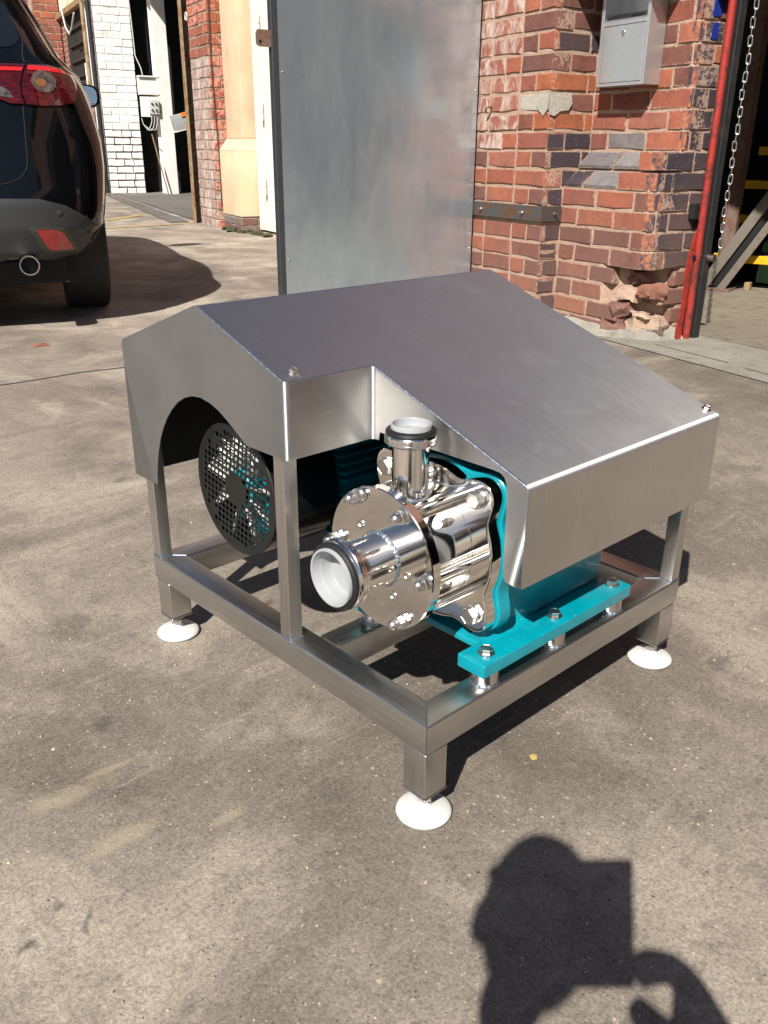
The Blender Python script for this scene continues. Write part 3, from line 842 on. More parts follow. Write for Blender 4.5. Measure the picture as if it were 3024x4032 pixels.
# ================================================================ brick pier by the right doorway
K1 = Vector((2.743, 1.978, 0))
PIER_RZ = R(-102)
pier = thing('brick_pier', 'stepped brick pier with broken lower corner and blue-black arrises beside the red post', 'brick pier', K1, PIER_RZ)
CH, JT, BH = .078, .0095, .0675        # course height, joint, brick height
def brick_meshes(n, rough):
    """unit bricks, front at y=-.5, with chipped uneven arrises"""
    out = []
    for _ in range(n):
        ring = [(-.5, -.5), (0, -.5), (.5, -.5), (.5, 0), (.5, .5), (0, .5), (-.5, .5), (-.5, 0)]
        vs, fs = [], []
        jj = [(rnd.uniform(-1, 1), rnd.uniform(-1, 1), rnd.random()) for _ in ring]
        for (x, z), (a, b, c) in zip(ring, jj): vs.append((x+a*.006*rough, .5, z+b*.012*rough))
        for (x, z), (a, b, c) in zip(ring, jj): vs.append((x*(1-.008)+a*.010*rough, -.5+.05+.05*c*rough, z*(1-.02)+b*.03*rough))
        for (x, z), (a, b, c) in zip(ring, jj): vs.append((x*(1-.05-.02*c)+a*.008*rough, -.5+.012*b*rough, z*(1-.11-.05*c)+b*.02*rough))
        for l_ in (0, 8):
            for i in range(8): fs.append((l_+i, l_+(i+1) % 8, l_+8+(i+1) % 8, l_+8+i))
        fs.append(tuple(range(16, 24)))
        out.append((vs, fs))
    return out
UNITS = brick_meshes(9, 1.7)
_bm = {}
def unit_brick(mat, kind=None):
    i = rnd.randrange(len(UNITS))
    if (mat, i) not in _bm: _bm[(mat, i)] = MB().add(*UNITS[i]).mesh('brick', mat, 40)
    return _bm[(mat, i)]
def brick_y(par, x0, x1, z0, yf, dp, mat, h=BH, jit=.0025):
    """brick whose face looks to -y"""
    yf += rnd.uniform(-jit, jit*.6)
    link('brick', unit_brick(mat), par, ((x0+x1)/2, yf+dp/2, z0+h/2+rnd.uniform(-.0016, .0016)), (0, rnd.uniform(-.014, .014), 0), (x1-x0, dp, h))
def brick_x(par, y0, y1, z0, xf, dp, mat, h=BH, jit=.0025):
    """brick whose face looks to +x"""
    xf += rnd.uniform(-jit*.6, jit)
    link('brick', unit_brick(mat), par, (xf-dp/2, (y0+y1)/2, z0+h/2+rnd.uniform(-.0016, .0016)), (rnd.uniform(-.014, .014), 0, R(90)), (y1-y0, dp, h))
def rounded(x1, y0, lx, ly, z0, h, mat, r=.045, sp=0.):
    """bullnose corner brick: corner at (x1,y0), lx back along -x, ly along +y"""
    out = [(x1-lx, y0)]
    for i in range(6):
        t = R(-90+18*i)
        q = rnd.uniform(-sp, sp)
        out.append((x1-r+(r+q)*math.cos(t), y0+r+(r+q)*math.sin(t)))
    out += [(x1, y0+ly), (x1-.09, y0+ly), (x1-.09, y0+.09), (x1-lx, y0+.09)]
    me = MB().prism(out, lambda x, y: (x, y, z0), lambda x, y: (x, y, z0+h)).mesh('brick', mat, 50)
    for q in ('brick_arris', 'brick_blue'): me.materials.append(MATS[q])
    for pl in me.polygons:
        if pl.normal.x > .93: pl.material_index = 2
        elif pl.normal.x > .25 and pl.normal.y < -.1: pl.material_index = 1
    return link('brick', me, pier)
FR = 3                        # first row index above the footing
NC = 19
U3, V3L, V3U = .546, .113, .254
S, H = .2065, .098
def lay(a, b, first, seq):
    """split a..b into brick lengths"""
    x = a; out = []; i = 0
    L = first
    while x < b-.02:
        e = min(x+L, b)
        if b-e < .03: e = b
        out.append((x, e)); x = e+JT
        L = seq[i % len(seq)]; i += 1
    return out
for n in range(NC):
    z = n*CH-.012
    even = n % 2 == 0
    top = n >= 10
    # face 1 (left of the outer corner), laid leftwards from the corner
    lst = lay(0, .52, S if even else H, [H, S] if n % 4 else [S, H, S])
    for i, (a, b) in enumerate(lst):
        white = top and b > .40
        mat = 'brick_pale' if white and rnd.random() < .85 else 'brick_orange' if (n in (11, 12, 13) and rnd.random() < .8) else rnd.choice(['brick_red']*4+['brick_brown']) if n > 5 else rnd.choice(['brick_red']*3+['brick_brown']*2)
        if a == 0 and even and n in (14, 16, 18): mat = 'brick_brown'
        if a == 0 and n == 12: mat = 'cement'
        brick_y(pier, -b, -a, z, 0, .099 if even or a > 0 else .030, mat)
    v3 = V3L if n < 8 else V3L+.0705 if n == 8 else V3U
    # face 2 (return)
    f2 = [(H+JT, v3)] if even else ([(.031, S if v3 > .22 else v3)] + ([(S+JT, v3)] if v3 > .22 else []))
    if even and v3-H-JT < .02: f2 = []
    for a, b in f2:
        mat = 'brick_blue' if n < 11 or n > 14 else rnd.choice(['brick_orange', 'brick_brown'])
        if n in (17, 16): mat = 'brick_brown'
        if n == 13: mat = 'brick_orange'
        if b-a > .015: brick_x(pier, a, b, z, 0, .098, mat)
    if even and n < 11 and n not in (8, 9):     # dark glazed end of the corner brick
        brick_x(pier, .004, H-.003, z+.001, .0012, .01, 'brick_blue', BH-.003, .0004)
    # face 3
    broken = {0: .34, 1: .40, 2: .30, 3: .36}.get(n, None)
    r0 = U3-(S if even else H)
    end = r0-JT if broken is None else broken
    if n in (8, 9):
        pass
    else:
        for a, b in lay(.004, end, H if even else S, [S, S, H]):
            mat = rnd.choice(['brick_brown']*3+['brick_red']) if n < 6 else 'brick_red' if n < 8 else rnd.choice(['brick_red', 'brick_brown', 'brick_grey']) if n == 10 else rnd.choice(['brick_brown', 'brick_red'])
            brick_y(pier, a, b, z, v3, .098, mat)
    # corner and face 4
    yb = V3L if n < 10 else V3U
    if broken is None and n < 10:
        o = rounded(U3, yb, (S if even else H), (H if even else S), z, BH, rnd.choice(['brick_brown', 'brick_red', 'brick_brown']), .05, .004)
        st = yb+(H if even else S)+JT
        # glazed face of the corner brick towards the doorway
        brick_x(pier, yb+.052, st-JT-.003, z+.001, U3+.0016, .012, 'brick_blue' if n != 4 else 'brick_red', BH-.002, .0008)
    elif n >= 10:
        rounded(U3, yb, (S if even else H), (H if even else .14), z, BH, rnd.choice(['brick_brown', 'brick_red']), .03, .006)
        st = yb+(H if even else .14)+JT
    else:
        st = {0: .33, 1: .30, 2: .24, 3: .30}[n]
    for a, b in lay(st, .475, S if (n+1) % 2 else H, [S, H]):
        mat = 'brick_blue' if n in (10, 11, 12, 9, 7, 5) else 'brick_buff' if n == 13 and b > .4 else rnd.choice(['brick_blue', 'brick_grey']) if 4 <= n < 10 else rnd.choice(['brick_brown', 'brick_spalled']) if n > 12 else 'brick_brown'
        brick_x(pier, a, b, z, U3, .098, mat)
# weathered plinth courses (sloping faces)
for n, yf in ((8, V3L), (9, V3L+.0705)):
    z = n*CH-.012
    for a, b in lay(.012, U3-.06, H*1.1 if n == 8 else S, [S, H, S] if n == 8 else [S]):
        e = .004
        lip = .016
        m = MB().prism([(yf+.002, z), (yf, z+lip-.004), (yf+.004, z+lip), (yf+.068, z+BH-.002), (yf+.073, z+BH), (yf+.12, z+BH), (yf+.12, z)], lambda y, zz, a=a: (a+.002, y, zz), lambda y, zz, b=b: (b-.002, y, zz))
        m.build('plinth_brick', rnd.choice(['brick_grey', 'brick_grey', 'brick_grey', 'brick_blue']), pier, 30)
# mortar core
def core(name, pts, z0, z1, mat='mortar', par=pier):
    return MB().prism(pts, lambda x, y: (x, y, z0), lambda x, y: (x, y, z1)).build(name, mat, par, 30)
IN = .0045
core('mortar_core', [(-.53, IN), (-IN, IN), (-IN, V3L+IN), (.30, V3L+IN), (.36, V3L+.05), (.42, V3L+.12), (U3-.07, .27), (U3-IN, .34), (U3-IN, .47), (-.53, .47)], -.02, 4*CH-.012)
core('mortar_core', [(-.53, IN), (-IN, IN), (-IN, V3L+IN), (U3-.035, V3L+IN), (U3-IN, V3L+.035), (U3-IN, .47), (-.53, .47)], 4*CH-.0121, 8*CH-.012)
core('mortar_core', [(-.53, IN), (-IN, IN), (-IN, V3U+IN), (U3-.02, V3U+IN), (U3-IN, V3U+.02), (U3-IN, .47), (-.53, .47)], 8*CH-.0121, NC*CH)
MB().prism([(V3L+.008, 8*CH-.012), (V3L+.012, 8*CH-.004), (V3U+.01, 10*CH-.036), (V3U+.01, 8*CH-.012)], lambda y, z: (.003, y, z), lambda y, z: (U3-.03, y, z)).build('plinth_mortar', 'mortar', pier, 30)
# footing and rubble at the broken corner
def lump(name, c_, s_, mat, par, seed, rough=.35, sub=2):
    b = bmesh.new()
    bmesh.ops.create_cube(b, size=2)
    bmesh.ops.subdivide_edges(b, edges=b.edges[:], cuts=5 if sub > 1 else 1, use_grid_fill=True)
    for v in b.verts:
        q = v.co*.9+Vector((seed*7.1, seed*3.3, seed))
        n_ = Vector((noise.noise(q), noise.noise(q+Vector((9, 0, 0))), noise.noise(q+Vector((0, 9, 0)))))
        l_ = v.co.length
        v.co = v.co*(1-.16*max(0, l_-1.15))*.9 + n_*rough*1.1 + Vector((0, 0, noise.noise(q*3)*rough*.5)) + v.co*(noise.noise(q*6)*rough*.35)
    rr_ = Matrix.Rotation(noise.noise(Vector((seed*5, 0, 0)))*.9, 4, 'Z') @ Matrix.Rotation(noise.noise(Vector((0, seed*5, 0)))*.5, 4, 'X')
    bmesh.ops.transform(b, matrix=Matrix.Translation(c_) @ rr_ @ Matrix.Diagonal((*s_, 1)), verts=b.verts[:])
    return MB().merge(b).build(name, mat, par, 40)
for i, (c_, s_, mat) in enumerate([((.43, .215, .035), (.06, .055, .045), 'mortar'), ((.50, .26, .045), (.05, .055, .05), 'mortar'), ((.47, .20, .098), (.04, .03, .016), 'mortar'), ((.525, .245, .022), (.036, .034, .030), 'brick_blue'), ((.43, .165, .008), (.06, .04, .022), 'mortar_grey'),
                                   ((.36, .165, .045), (.06, .05, .036), 'brick_brown'), ((.375, .172, .118), (.06, .05, .034), 'brick_brown'), ((.40, .19, .185), (.05, .045, .036), 'mortar'),
                                   ((.50, .215, .205), (.055, .05, .034), 'brick_spalled'), ((.445, .20, .262), (.05, .04, .026), 'brick_brown')]):
    lump('broken_brick' if 'brick' in mat else 'mortar_lump', c_, s_, mat, pier, i+1.3)
m = MB()
def strip(path, w0, h0, name, mat):
    vs, fs = [], []
    N_ = 10
    for i in range(len(path)-1):
        for t in range(N_):
            p_ = Vector(path[i]).lerp(Vector(path[i+1]), t/N_)
            d_ = (Vector(path[i+1])-Vector(path[i])).normalized()
            n_ = Vector((d_.y, -d_.x))
            j = noise.noise(Vector((p_.x*9, p_.y*9, 2)))*.4
            vs += [(p_.x-n_.x*.02, p_.y-n_.y*.02, h0*(1+j)), (p_.x+n_.x*w0*(.35+j*.3), p_.y+n_.y*w0*(.35+j*.3), h0*.55*(1+j)), (p_.x+n_.x*w0*(1+j), p_.y+n_.y*w0*(1+j), -.004)]
    k_ = len(vs)//3
    for i in range(k_-1):
        for a in (0, 1): fs.append((i*3+a, i*3+a+1, i*3+3+a+1, i*3+3+a))
    return MB().add(vs, fs).build(name, mat, pier, 60)
strip([(-.02, .0), (.0, .005), (.02, .10), (.30, .113), (.42, .13), (.53, .22), (.56, .36)], .06, .05, 'mortar_skirt', 'slab_concrete')
# cement patch wrapped round the corner
def patch(pts, off, fn, mat, name, th=.004):
    return MB().prism(pts, lambda a, b: fn(a, b, 0), lambda a, b: fn(a, b, th)).build(name, mat, pier, 60)
patch([(-.085, .985), (-.03, .992), (0, .99), (0, .93), (-.03, .90), (-.062, .925), (-.078, .945)], 0, lambda a, b, t: (a, -.0035-t, b), 'cement', 'cement_patch')
patch([(0, .992), (.115, .995), (.125, .95), (.105, .925), (.06, .92), (.03, .90), (0, .905)], 0, lambda a, b, t: (.003+t, a, b), 'cement', 'cement_patch')
# blue spray paint
for (a, b, z0, z1) in ((.32, .36, 1.165, 1.225), (.315, .37, 1.245, 1.33)):
    patch([(a, z0+.004), (a+.01, z0), (b-.006, z0+.002), (b, z0+.02), (b-.003, z1), (a+.004, z1-.002)], 0, lambda p_, q_, t: (U3+.004+t, p_, q_), 'spray_blue', 'paint_mark', .0012)
# upper brickwork and the shed round the doorway
shed = thing('workshop_building', 'dark workshop shed seen through the doorway right of the red post', 'building', K1, PIER_RZ)
MB().box((-.53, .0, NC*CH+.0002), (U3, .47, 4.8)).build('upper_wall', 'far_brickwork', shed)
MB().box((U3+.002, .02, 2.5), (4.6, .40, 3.3)).build('lintel_wall', 'far_brickwork', shed)
MB().box((4.6, .02, 0), (7.5, .40, 3.6)).build('side_pier', 'far_brickwork', shed)
MB().box((-3.4, .30, 0), (-1.061, .47, 4.8)).build('front_wall', 'far_brickwork', shed)
MB().box((-.95, .30, 2.2), (-.532, .47, 4.8)).build('door_head', 'far_brickwork', shed)
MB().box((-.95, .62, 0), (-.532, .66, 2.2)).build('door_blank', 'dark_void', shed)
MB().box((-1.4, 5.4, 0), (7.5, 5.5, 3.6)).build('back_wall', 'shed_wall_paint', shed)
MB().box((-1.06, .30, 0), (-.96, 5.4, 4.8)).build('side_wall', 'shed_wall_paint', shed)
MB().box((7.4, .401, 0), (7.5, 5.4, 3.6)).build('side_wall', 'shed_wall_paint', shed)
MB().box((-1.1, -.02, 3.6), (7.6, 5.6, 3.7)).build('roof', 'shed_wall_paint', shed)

# hinge strap
strap = thing('hinge_strap', 'dark rusty steel strap bolted round the corner of the brick pier', 'strap', K1, PIER_RZ)
ZS0, ZS1 = .462, .528
MB().box((-.575, -.0135, ZS0), (.0025, -.0045, ZS1), .0012, 1).build('front_leaf', 'strap_steel', strap)
MB().box((.0035, -.0135, ZS0), (.0115, .108, ZS1), .0012, 1).build('return_leaf', 'strap_steel', strap)
m_sb = hexbolt(.0085, .007, .0, .0, 'strap_bolt')
for (x, y, rotd) in ((-.43, -.0137, 'y'), (-.115, -.0137, 'y')):
    b = link('bolt', m_sb, strap, M=Matrix.Translation((x, y, .497)) @ Matrix.Rotation(R(90), 4, 'X'))
    MB().cyl((x, y-.006, .497), (x, y-.022, .497), .004, None, 10).build('stud', 'bolt_steel', strap)
b = link('bolt', m_sb, strap, M=Matrix.Translation((.0117, .062, .497)) @ Matrix.Rotation(R(90), 4, 'Y'))
MB().cyl((.018, .062, .497), (.034, .062, .497), .004, None, 10).build('stud', 'bolt_steel', strap)

# open galvanised door
door = thing('steel_door', 'tall grey galvanised sheet door standing open beside the brick pier', 'door', K1, PIER_RZ)
DV0, DV1, DU = -1.075, -.020, -.500
MB().box((DU, DV0+.028, .10), (DU+.0025, DV1, 2.35)).build('sheet', 'galvanised', door)
MB().box((DU-.030, DV0, .085), (DU+.006, DV0+.0275, 2.36), .002, 1).build('frame_bar', 'dark_frame', door)
MB().box((DU-.030, DV1-.03, .10), (DU-.0005, DV1+.003, 2.36), .002, 1).build('frame_bar', 'dark_frame', door)
MB().box((DU-.030, DV0+.028, .10), (DU-.0005, DV1-.031, .14), .002, 1).build('frame_bar', 'dark_frame', door)
MB().box((DU-.030, DV0+.028, 1.2), (DU-.0005, DV1-.031, 1.24), .002, 1).build('frame_bar', 'dark_frame', door)
out = [(DV0-.062, 1.150), (DV0-.066, 1.158), (DV0-.066, 1.195), (DV0-.058, 1.207), (DV0-.001, 1.207), (DV0-.001, 1.145), (DV0-.05, 1.145)]
MB().prism(out, lambda y, z: (DU-.006, y, z), lambda y, z: (DU+.002, y, z)).build('lock_plate', 'brown_steel', door)
MB().cyl((DU-.0065, DV0-.05, 1.163), (DU+.003, DV0-.05, 1.163), .007, None, 14).build('lock_hole', 'dark_void', door)
m = MB().lathe([(.0001, .0028), (.003, .0024), (.0045, .001), (.0048, 0)], (0, 0, 0), (0, 0, 1), 14).mesh('screw', 'bolt_steel')
for y, z in ((DV0+.045, 1.054), (DV0+.045, .30), (DV1-.012, 1.022), (DV1-.012, .304), (DV0+.045, 1.8), (DV1-.012, 1.7)):
    link('screw', m, door, M=Matrix.Translation((DU+.0026, y, z)) @ Matrix.Rotation(R(90), 4, 'Y'))

# stainless litter box on the wall
bin_ = thing('wall_ash_box', 'stainless steel cigarette waste box fixed to the brick pier', 'ash box', K1, PIER_RZ)
A0, A1, F0, F1, BZ = .112, .377, .155, .2505, 1.012
MB().box((A0, F0+.004, BZ), (A0+.002, F1, 1.62)).build('side_panel', 'bin_steel', bin_)
MB().box((A1-.002, F0+.004, BZ), (A1, F1, 1.62)).build('side_panel', 'bin_steel', bin_)
MB().box((A0+.0022, F0+.006, BZ), (A1-.0022, F1, BZ+.002)).build('base_panel', 'bin_steel', bin_)
MB().box((A0+.0022, F1-.003, BZ+.003), (A1-.0022, F1, 1.62)).build('back_panel', 'bin_steel', bin_)
for a, b in ((A0-.002, A0+.014), (A1-.014, A1+.002)): MB().box((a, F0, BZ-.001), (b, F0+.0035, 1.62), .001, 1).build('front_trim', 'bin_steel', bin_)
MB().box((A0+.0145, F0, BZ-.001), (A1-.0145, F0+.0035, BZ+.012), .001, 1).build('front_trim', 'bin_steel', bin_)
dr = MB().box((A0+.016, F0+.0005, BZ+.014), (A1-.016, F0+.0035, 1.234), .0012, 1).build('hatch', 'bin_steel', bin_)
MB().lathe([(.0001, .012), (.004, .011), (.0075, .006), (.008, 0)], ((A0+A1)/2, F0+.0004, 1.208), (0, -1, 0), 20).build('lock', 'chrome', dr)
tr_ = MB().add([(A0+.003, F0+.004, 1.250), (A1-.003, F0+.004, 1.250), (A1-.003, F1-.004, 1.290), (A0+.003, F1-.004, 1.290)], [(0, 1, 2, 3)]).build('stub_tray', 'bin_steel', bin_)
MB().box((A0+.0145, F0+.0002, 1.236), (A1-.0145, F0+.0032, 1.251), .001, 1).build('front_trim', 'bin_steel', bin_)
for i in range(3):
    x = .232+i*.022
    MB().add([(x, F0+.040, 1.2685), (x+.011, F0+.040, 1.2685), (x+.015, F0+.058, 1.2765), (x+.004, F0+.058, 1.2765)], [(0, 1, 2, 3)]).build('slot', 'dark_void', tr_)
MB().add([(A0+.003, F0+.03, 1.62), (A1-.003, F0+.03, 1.62), (A1-.003, F1-.02, 1.40), (A0+.003, F1-.02, 1.40)], [(0, 1, 2, 3)]).build('hood_panel', 'dark_void', bin_)

# hook in the brickwork
hk = thing('wall_hook', 'small rusty hook in the brick pier near the grey door', 'hook', K1, PIER_RZ)
MB().tube([(-.405, .0, .945), (-.405, -.022, .948), (-.409, -.032, .940), (-.416, -.028, .925)], .0055, 8).build('hook_pin', 'brown_steel', hk)

# red door post
red = thing('red_door_post', 'scuffed red painted steel door post standing against the brick pier', 'door post', K1, PIER_RZ)
UR, VR = .628, .350
m = MB()
prof = [(-.012+.026*math.cos(t)*.8, .026*math.sin(t)) for t in [R(-200+20*i) for i in range(21)]]
poly = [(UR-.028+.015*math.cos(R(a)), VR+.008+.016*math.sin(R(a))) for a in range(-150, 61, 15)] + [(UR-.036, VR+.028), (UR-.044, VR+.008)]
MB().prism(poly, lambda x, y: (x, y, 0), lambda x, y: (x, y, 2.7)).build('rounded_rail', 'red_paint', red, 40)
wing = [(-.026, .0), (-.048, .0), (-.058, .02), (-.060, .06), (-.050, .10), (-.044, .16), (-.046, .24), (-.048, .30), (-.042, .36), (-.030, .41), (-.018, .45), (-.014, .46)]
MB().prism([(VR+a, z) for a, z in wing], lambda y, z: (UR-.034, y, z), lambda y, z: (UR-.026, y, z)).build('guard_plate', 'red_paint', red, 40)
MB().cyl((UR-.0255, VR-.020, .352), (UR-.012, VR-.020, .352), .0065, None, 14).build('bolt_hole', 'dark_void', red)
MB().box((UR-.075, VR+.036, 0), (UR-.012, VR+.075, 2.7), .002, 1).build('angle', 'black_angle', red)
MB().box((U3+.001, VR-.02, .5), (UR-.05, VR+.03, .56)).build('bracket', 'black_angle', red)
MB().box((U3+.001, VR-.02, 1.3), (UR-.05, VR+.03, 1.36)).build('bracket', 'black_angle', red)
MB().cyl((UR-.011, VR+.058, .345), (UR+.02, VR+.062, .345), .016, None, 16).build('chain_bolt', 'bolt_steel', red)

# chain
ch = thing('hanging_chain', 'bright steel chain hanging beside the red door post', 'chain', K1, PIER_RZ)
CP_, wr_ = .0315, .0030
lk = []
for i in range(20):
    t = 2*math.pi*i/20
    lk.append((.0078*math.cos(t), 0, (.0078*math.sin(t)+(.0115 if math.sin(t) >= 0 else -.0115))))
m = MB().tube(lk, wr_, 8, True).mesh('chain_link', 'chain_zinc', 60)
z = .372; i = 0
while z < 1.75:
    link('chain_link', m, ch, (UR+.008+.003*math.sin(i*.9), VR+.098, z), (R(rnd.uniform(-4, 4)), R(rnd.uniform(-3, 3)), R(38 if i % 2 else 128)+rnd.uniform(-.15, .15)))
    z += CP_; i += 1

# stair, post, brace, bin inside the doorway
B0 = Vector((4.556, 1.915, 0))
st_rz = R(12-90)
stair = thing('yellow_stair', 'dark open stair with yellow tread edges inside the doorway', 'stair', B0, st_rz)
# local x = to the right in view, local y = away from the camera
for i, (xl, zt_) in enumerate(((-.125, .20), (-.152, .417), (-.122, .605), (-.036, .791), (.02, .965), (.10, 1.14), (.18, 1.315))):
    y0 = .02+.10*i if i else .0
    t_ = MB().box((xl, y0+.015, zt_-.035), (xl+1.0, y0+.30, zt_-.001), .002, 1).build('tread', 'dark_sheet', stair)
    MB().box((xl, y0, zt_-.047), (xl+1.0, y0+.0145, zt_), .002, 1).build('nosing', 'yellow_paint', t_)
MB().bar((.95, .0, .02), (1.6, .75, 1.3), .01, .2).build('stringer', 'dark_sheet', stair)
MB().box((-.9, 1.0, 0), (2.5, 1.05, 2.9)).build('dark_backdrop', 'dark_void', stair)  # near-black sheet added to stand in for the dark interior
bp = thing('brown_steel_post', 'rusty brown steel post inside the doorway behind the chain', 'post', B0, st_rz)
MB().box((-.075, -.055, 0), (-.008, -.05, 2.8), .001, 1).build('web', 'brown_steel', bp)
MB().box((-.080, -.070, 0), (-.0755, -.01, 2.8), .001, 1).build('flange', 'brown_steel', bp)
MB().box((-.0075, -.070, 0), (-.003, -.01, 2.8), .001, 1).build('flange', 'brown_steel', bp)
bc = thing('diagonal_brace', 'pale grey diagonal steel channel leaning inside the doorway', 'brace', B0, st_rz)
d_ = Vector((.283, 0, .49)).normalized()
for off, wdt in ((-.010, .058), (.100, .042)):
    p0 = Vector((-.135+off, -.10, .0)); p1 = p0+d_*1.6
    MB().bar(p0, p1, .012, wdt, .002, (-d_.z, 0, d_.x)).build('flange', 'brace_steel', bc)
MB().bar(Vector((-.09, -.075, .03)), Vector((-.09, -.075, .03))+d_*1.55, .010, .09, .001, (-d_.z, 0, d_.x)).build('web', 'black_angle', bc)
MB().box((-.22, -.13, .0), (.03, .02, .012), .002, 1).build('foot_plate', 'brown_steel', bc)
gb = thing('green_bin', 'pale green ribbed plastic bin on the floor inside the doorway', 'bin', B0, st_rz)
for i in range(7):
    x = .085+i*.05
    MB().prism([(x, .02), (x+.048, .02), (x+.056, .24), (x+.026, .27), (x+.008, .24)], lambda a, z, i=i: (a, .24-(.012 if i % 2 else 0), z), lambda a, z: (a, .60, z)).build('rib', 'green_plastic', gb)
tb = tag(link('timber_block', MB().box((-.012, -.05, .0), (.022, .0, .045), .002, 1).mesh('timber_block', 'timber'), None, B0+Vector((.06, -.08, 0)), (0, 0, st_rz)), 'small pale timber block at the foot of the diagonal brace', 'block')
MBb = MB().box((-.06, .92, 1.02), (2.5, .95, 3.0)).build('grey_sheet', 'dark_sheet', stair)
sheet('shed_floor', [tuple((K1+Matrix.Rotation(PIER_RZ, 3, 'Z') @ Vector(q)).xy) for q in ((U3+.004, .47, 0), (4.6, .40, 0), (7.4, .41, 0), (7.4, 5.4, 0), (-.2, 5.4, 0), (-.2, .471, 0), (U3+.003, .471, 0))], 'shed_concrete')
loc_ = lambda x, y: tuple((K1+Matrix.Rotation(PIER_RZ, 3, 'Z') @ Vector((x, y, 0))).xy)
sheet('threshold_slab', [loc_(.40, .03), loc_(4.6, -.16), loc_(4.6, .395), loc_(U3+.008, .465), loc_(U3+.005, .30), loc_(.5, .16)], 'slab_concrete', .004)
for (a, b, c_, d2) in ((.62, .13, 1.02, .115), (1.10, .095, 1.6, .06)):
    q = [loc_(a, b), loc_(c_, d2), loc_(c_, d2+.006), loc_(a+.02, b+.004)]
    sheet('slab_groove', q, 'mortar_dark', .008)
# ================================================================ the far wall on the left
FO = Vector((4.579, 7.513, 0))
FRZ = R(-105)
def gl(x, y=0.):
    q = FO+Matrix.Rotation(FRZ, 3, 'Z') @ Vector((x, y, 0))
    return gz(q.y)
rp = thing('red_brick_jamb', 'red brick door jamb with peeling pink and white paint beside the rusty post', 'brick pier', FO, FRZ)
FC = .0945; FBH = .084
for n in range(26):
    z = n*FC-.01
    ev = n % 2 == 0
    l1 = [(-.235, 0), (-.36, -.245), (-.60, -.37)] if ev else [(-.112, 0), (-.355, -.122), (-.60, -.365)]
    for a, b in l1:
        brick_y(rp, a, b, z, 0, .1, 'brick_greyed' if n < 15 and rnd.random() < .9 else 'brick_pink' if n > 19 else 'brick_greyed' if n < 17 else 'brick_red', FBH, .004)
    l2 = [(.118, .26)] if ev else [(.0, .24)]
    for a, b in l2: brick_x(rp, a, b, z, 0, .1, 'brick_pink' if n < 18 or rnd.random() < .4 else 'brick_orange', FBH, .004)
    if ev: brick_x(rp, .002, .108, z, .003, .01, 'brick_pink' if n < 20 else 'brick_orange', FBH-.003, .001)
MB().box((-.61, .006, -.05), (-.006, .30, 2.6)).build('mortar_core', 'mortar_grey', rp)
MB().box((-.61, .001, 2.601), (.0, .30, 3.6)).build('upper_brickwork', 'far_brickwork', rp)
cb = thing('hanging_cable', 'thin dark cable running down the red brick jamb', 'cable', FO, FRZ)
MB().tube([(.012, .035+.012*math.sin(z*3), z) for z in [2.5-.12*i for i in range(20)]] + [(.02, .06, .15), (.03, .10, .10), (.04, .17, .07), (.03, .24, .10)], .006, 6).build('cable_run', 'cable_dark', cb)
# cream rendered pilaster with splayed base
cp = thing('cream_pilaster', 'cream rendered pilaster with splayed base next to the white gate', 'pilaster', FO, FRZ)
def pil(x0, x1, y0, z0, z1, name, mat='cream_render', bev=.012):
    return MB().box((x0, y0, z0), (x1, .60, z1), bev, 2).build(name, mat, cp)
pil(.012, .58, .05, .14, .74, 'base_block')
pil(.012, .50, .135, .85, 3.4, 'shaft')
MB().add([(.012, .05, .741), (.58, .05, .741), (.58, .6, .741), (.012, .6, .741), (.012, .135, .849), (.50, .135, .849), (.50, .6, .849), (.012, .6, .849)], [(0, 1, 5, 4), (1, 2, 6, 5), (2, 3, 7, 6), (3, 0, 4, 7)]).build('splay', 'cream_render', cp)
for n in range(2):
    for a, b in lay(.012, .57, .20, [.10, .20]): brick_y(cp, a, b, n*.07-.01, .055, .1, rnd.choice(['brick_grey', 'brick_brown', 'brick_grey']), .064, .006)
    for a, b in lay(.06, .36, .16, [.10]): brick_x(cp, a, b, n*.07-.01, .575, .1, rnd.choice(['brick_brown', 'brick_grey']), .064, .006)
MB().box((.015, .062, -.05), (.565, .6, .139)).build('footing', 'mortar_grey', cp)
# moss and ledge
for i, (x, y) in enumerate(((.25, .0), (.45, -.02), (.66, .02), (.72, .10), (.85, .10), (1.0, .09), (1.15, .10))):
    lump('moss_clump', (x, y, .004), (.09, .05, .022), 'moss', cp, i+2.1, .5)
# white gate frame
gt = thing('white_gate', 'white painted steel gate with strap hinges behind the grey door', 'gate', FO, FRZ)
GY = .27
MB().box((.60, GY-.04, .02), (.68, GY+.05, 2.9), .004, 1).build('frame_post', 'white_gloss', gt)
MB().box((.68, GY-.03, .02), (1.9, GY+.04, .10), .004, 1).build('bottom_rail', 'white_gloss', gt)
for i, x in enumerate((.73, .79, .87, .95)):
    MB().box((x, GY-.02, .101), (x+.03, GY+.03, 2.9), .003, 1).build('stile', 'white_gloss', gt)
MB().box((.69, GY+.06, .10), (1.9, GY+.07, 2.9)).build('panel', 'white_gloss', gt)
for z in (.35, 1.0, 1.72):
    h_ = MB().cyl((.80, GY-.045, z), (.80, GY-.045, z+.07), .018, None, 12).build('hinge', 'white_gloss', gt)
    MB().cyl((.80, GY-.045, z+.076), (.80, GY-.045, z+.15), .018, None, 12).build('hinge_barrel', 'white_gloss', h_)
    MB().box((.74, GY-.036, z+.03), (.80, GY-.022, z+.13), .002, 1).build('hinge_leaf', 'white_gloss', h_)
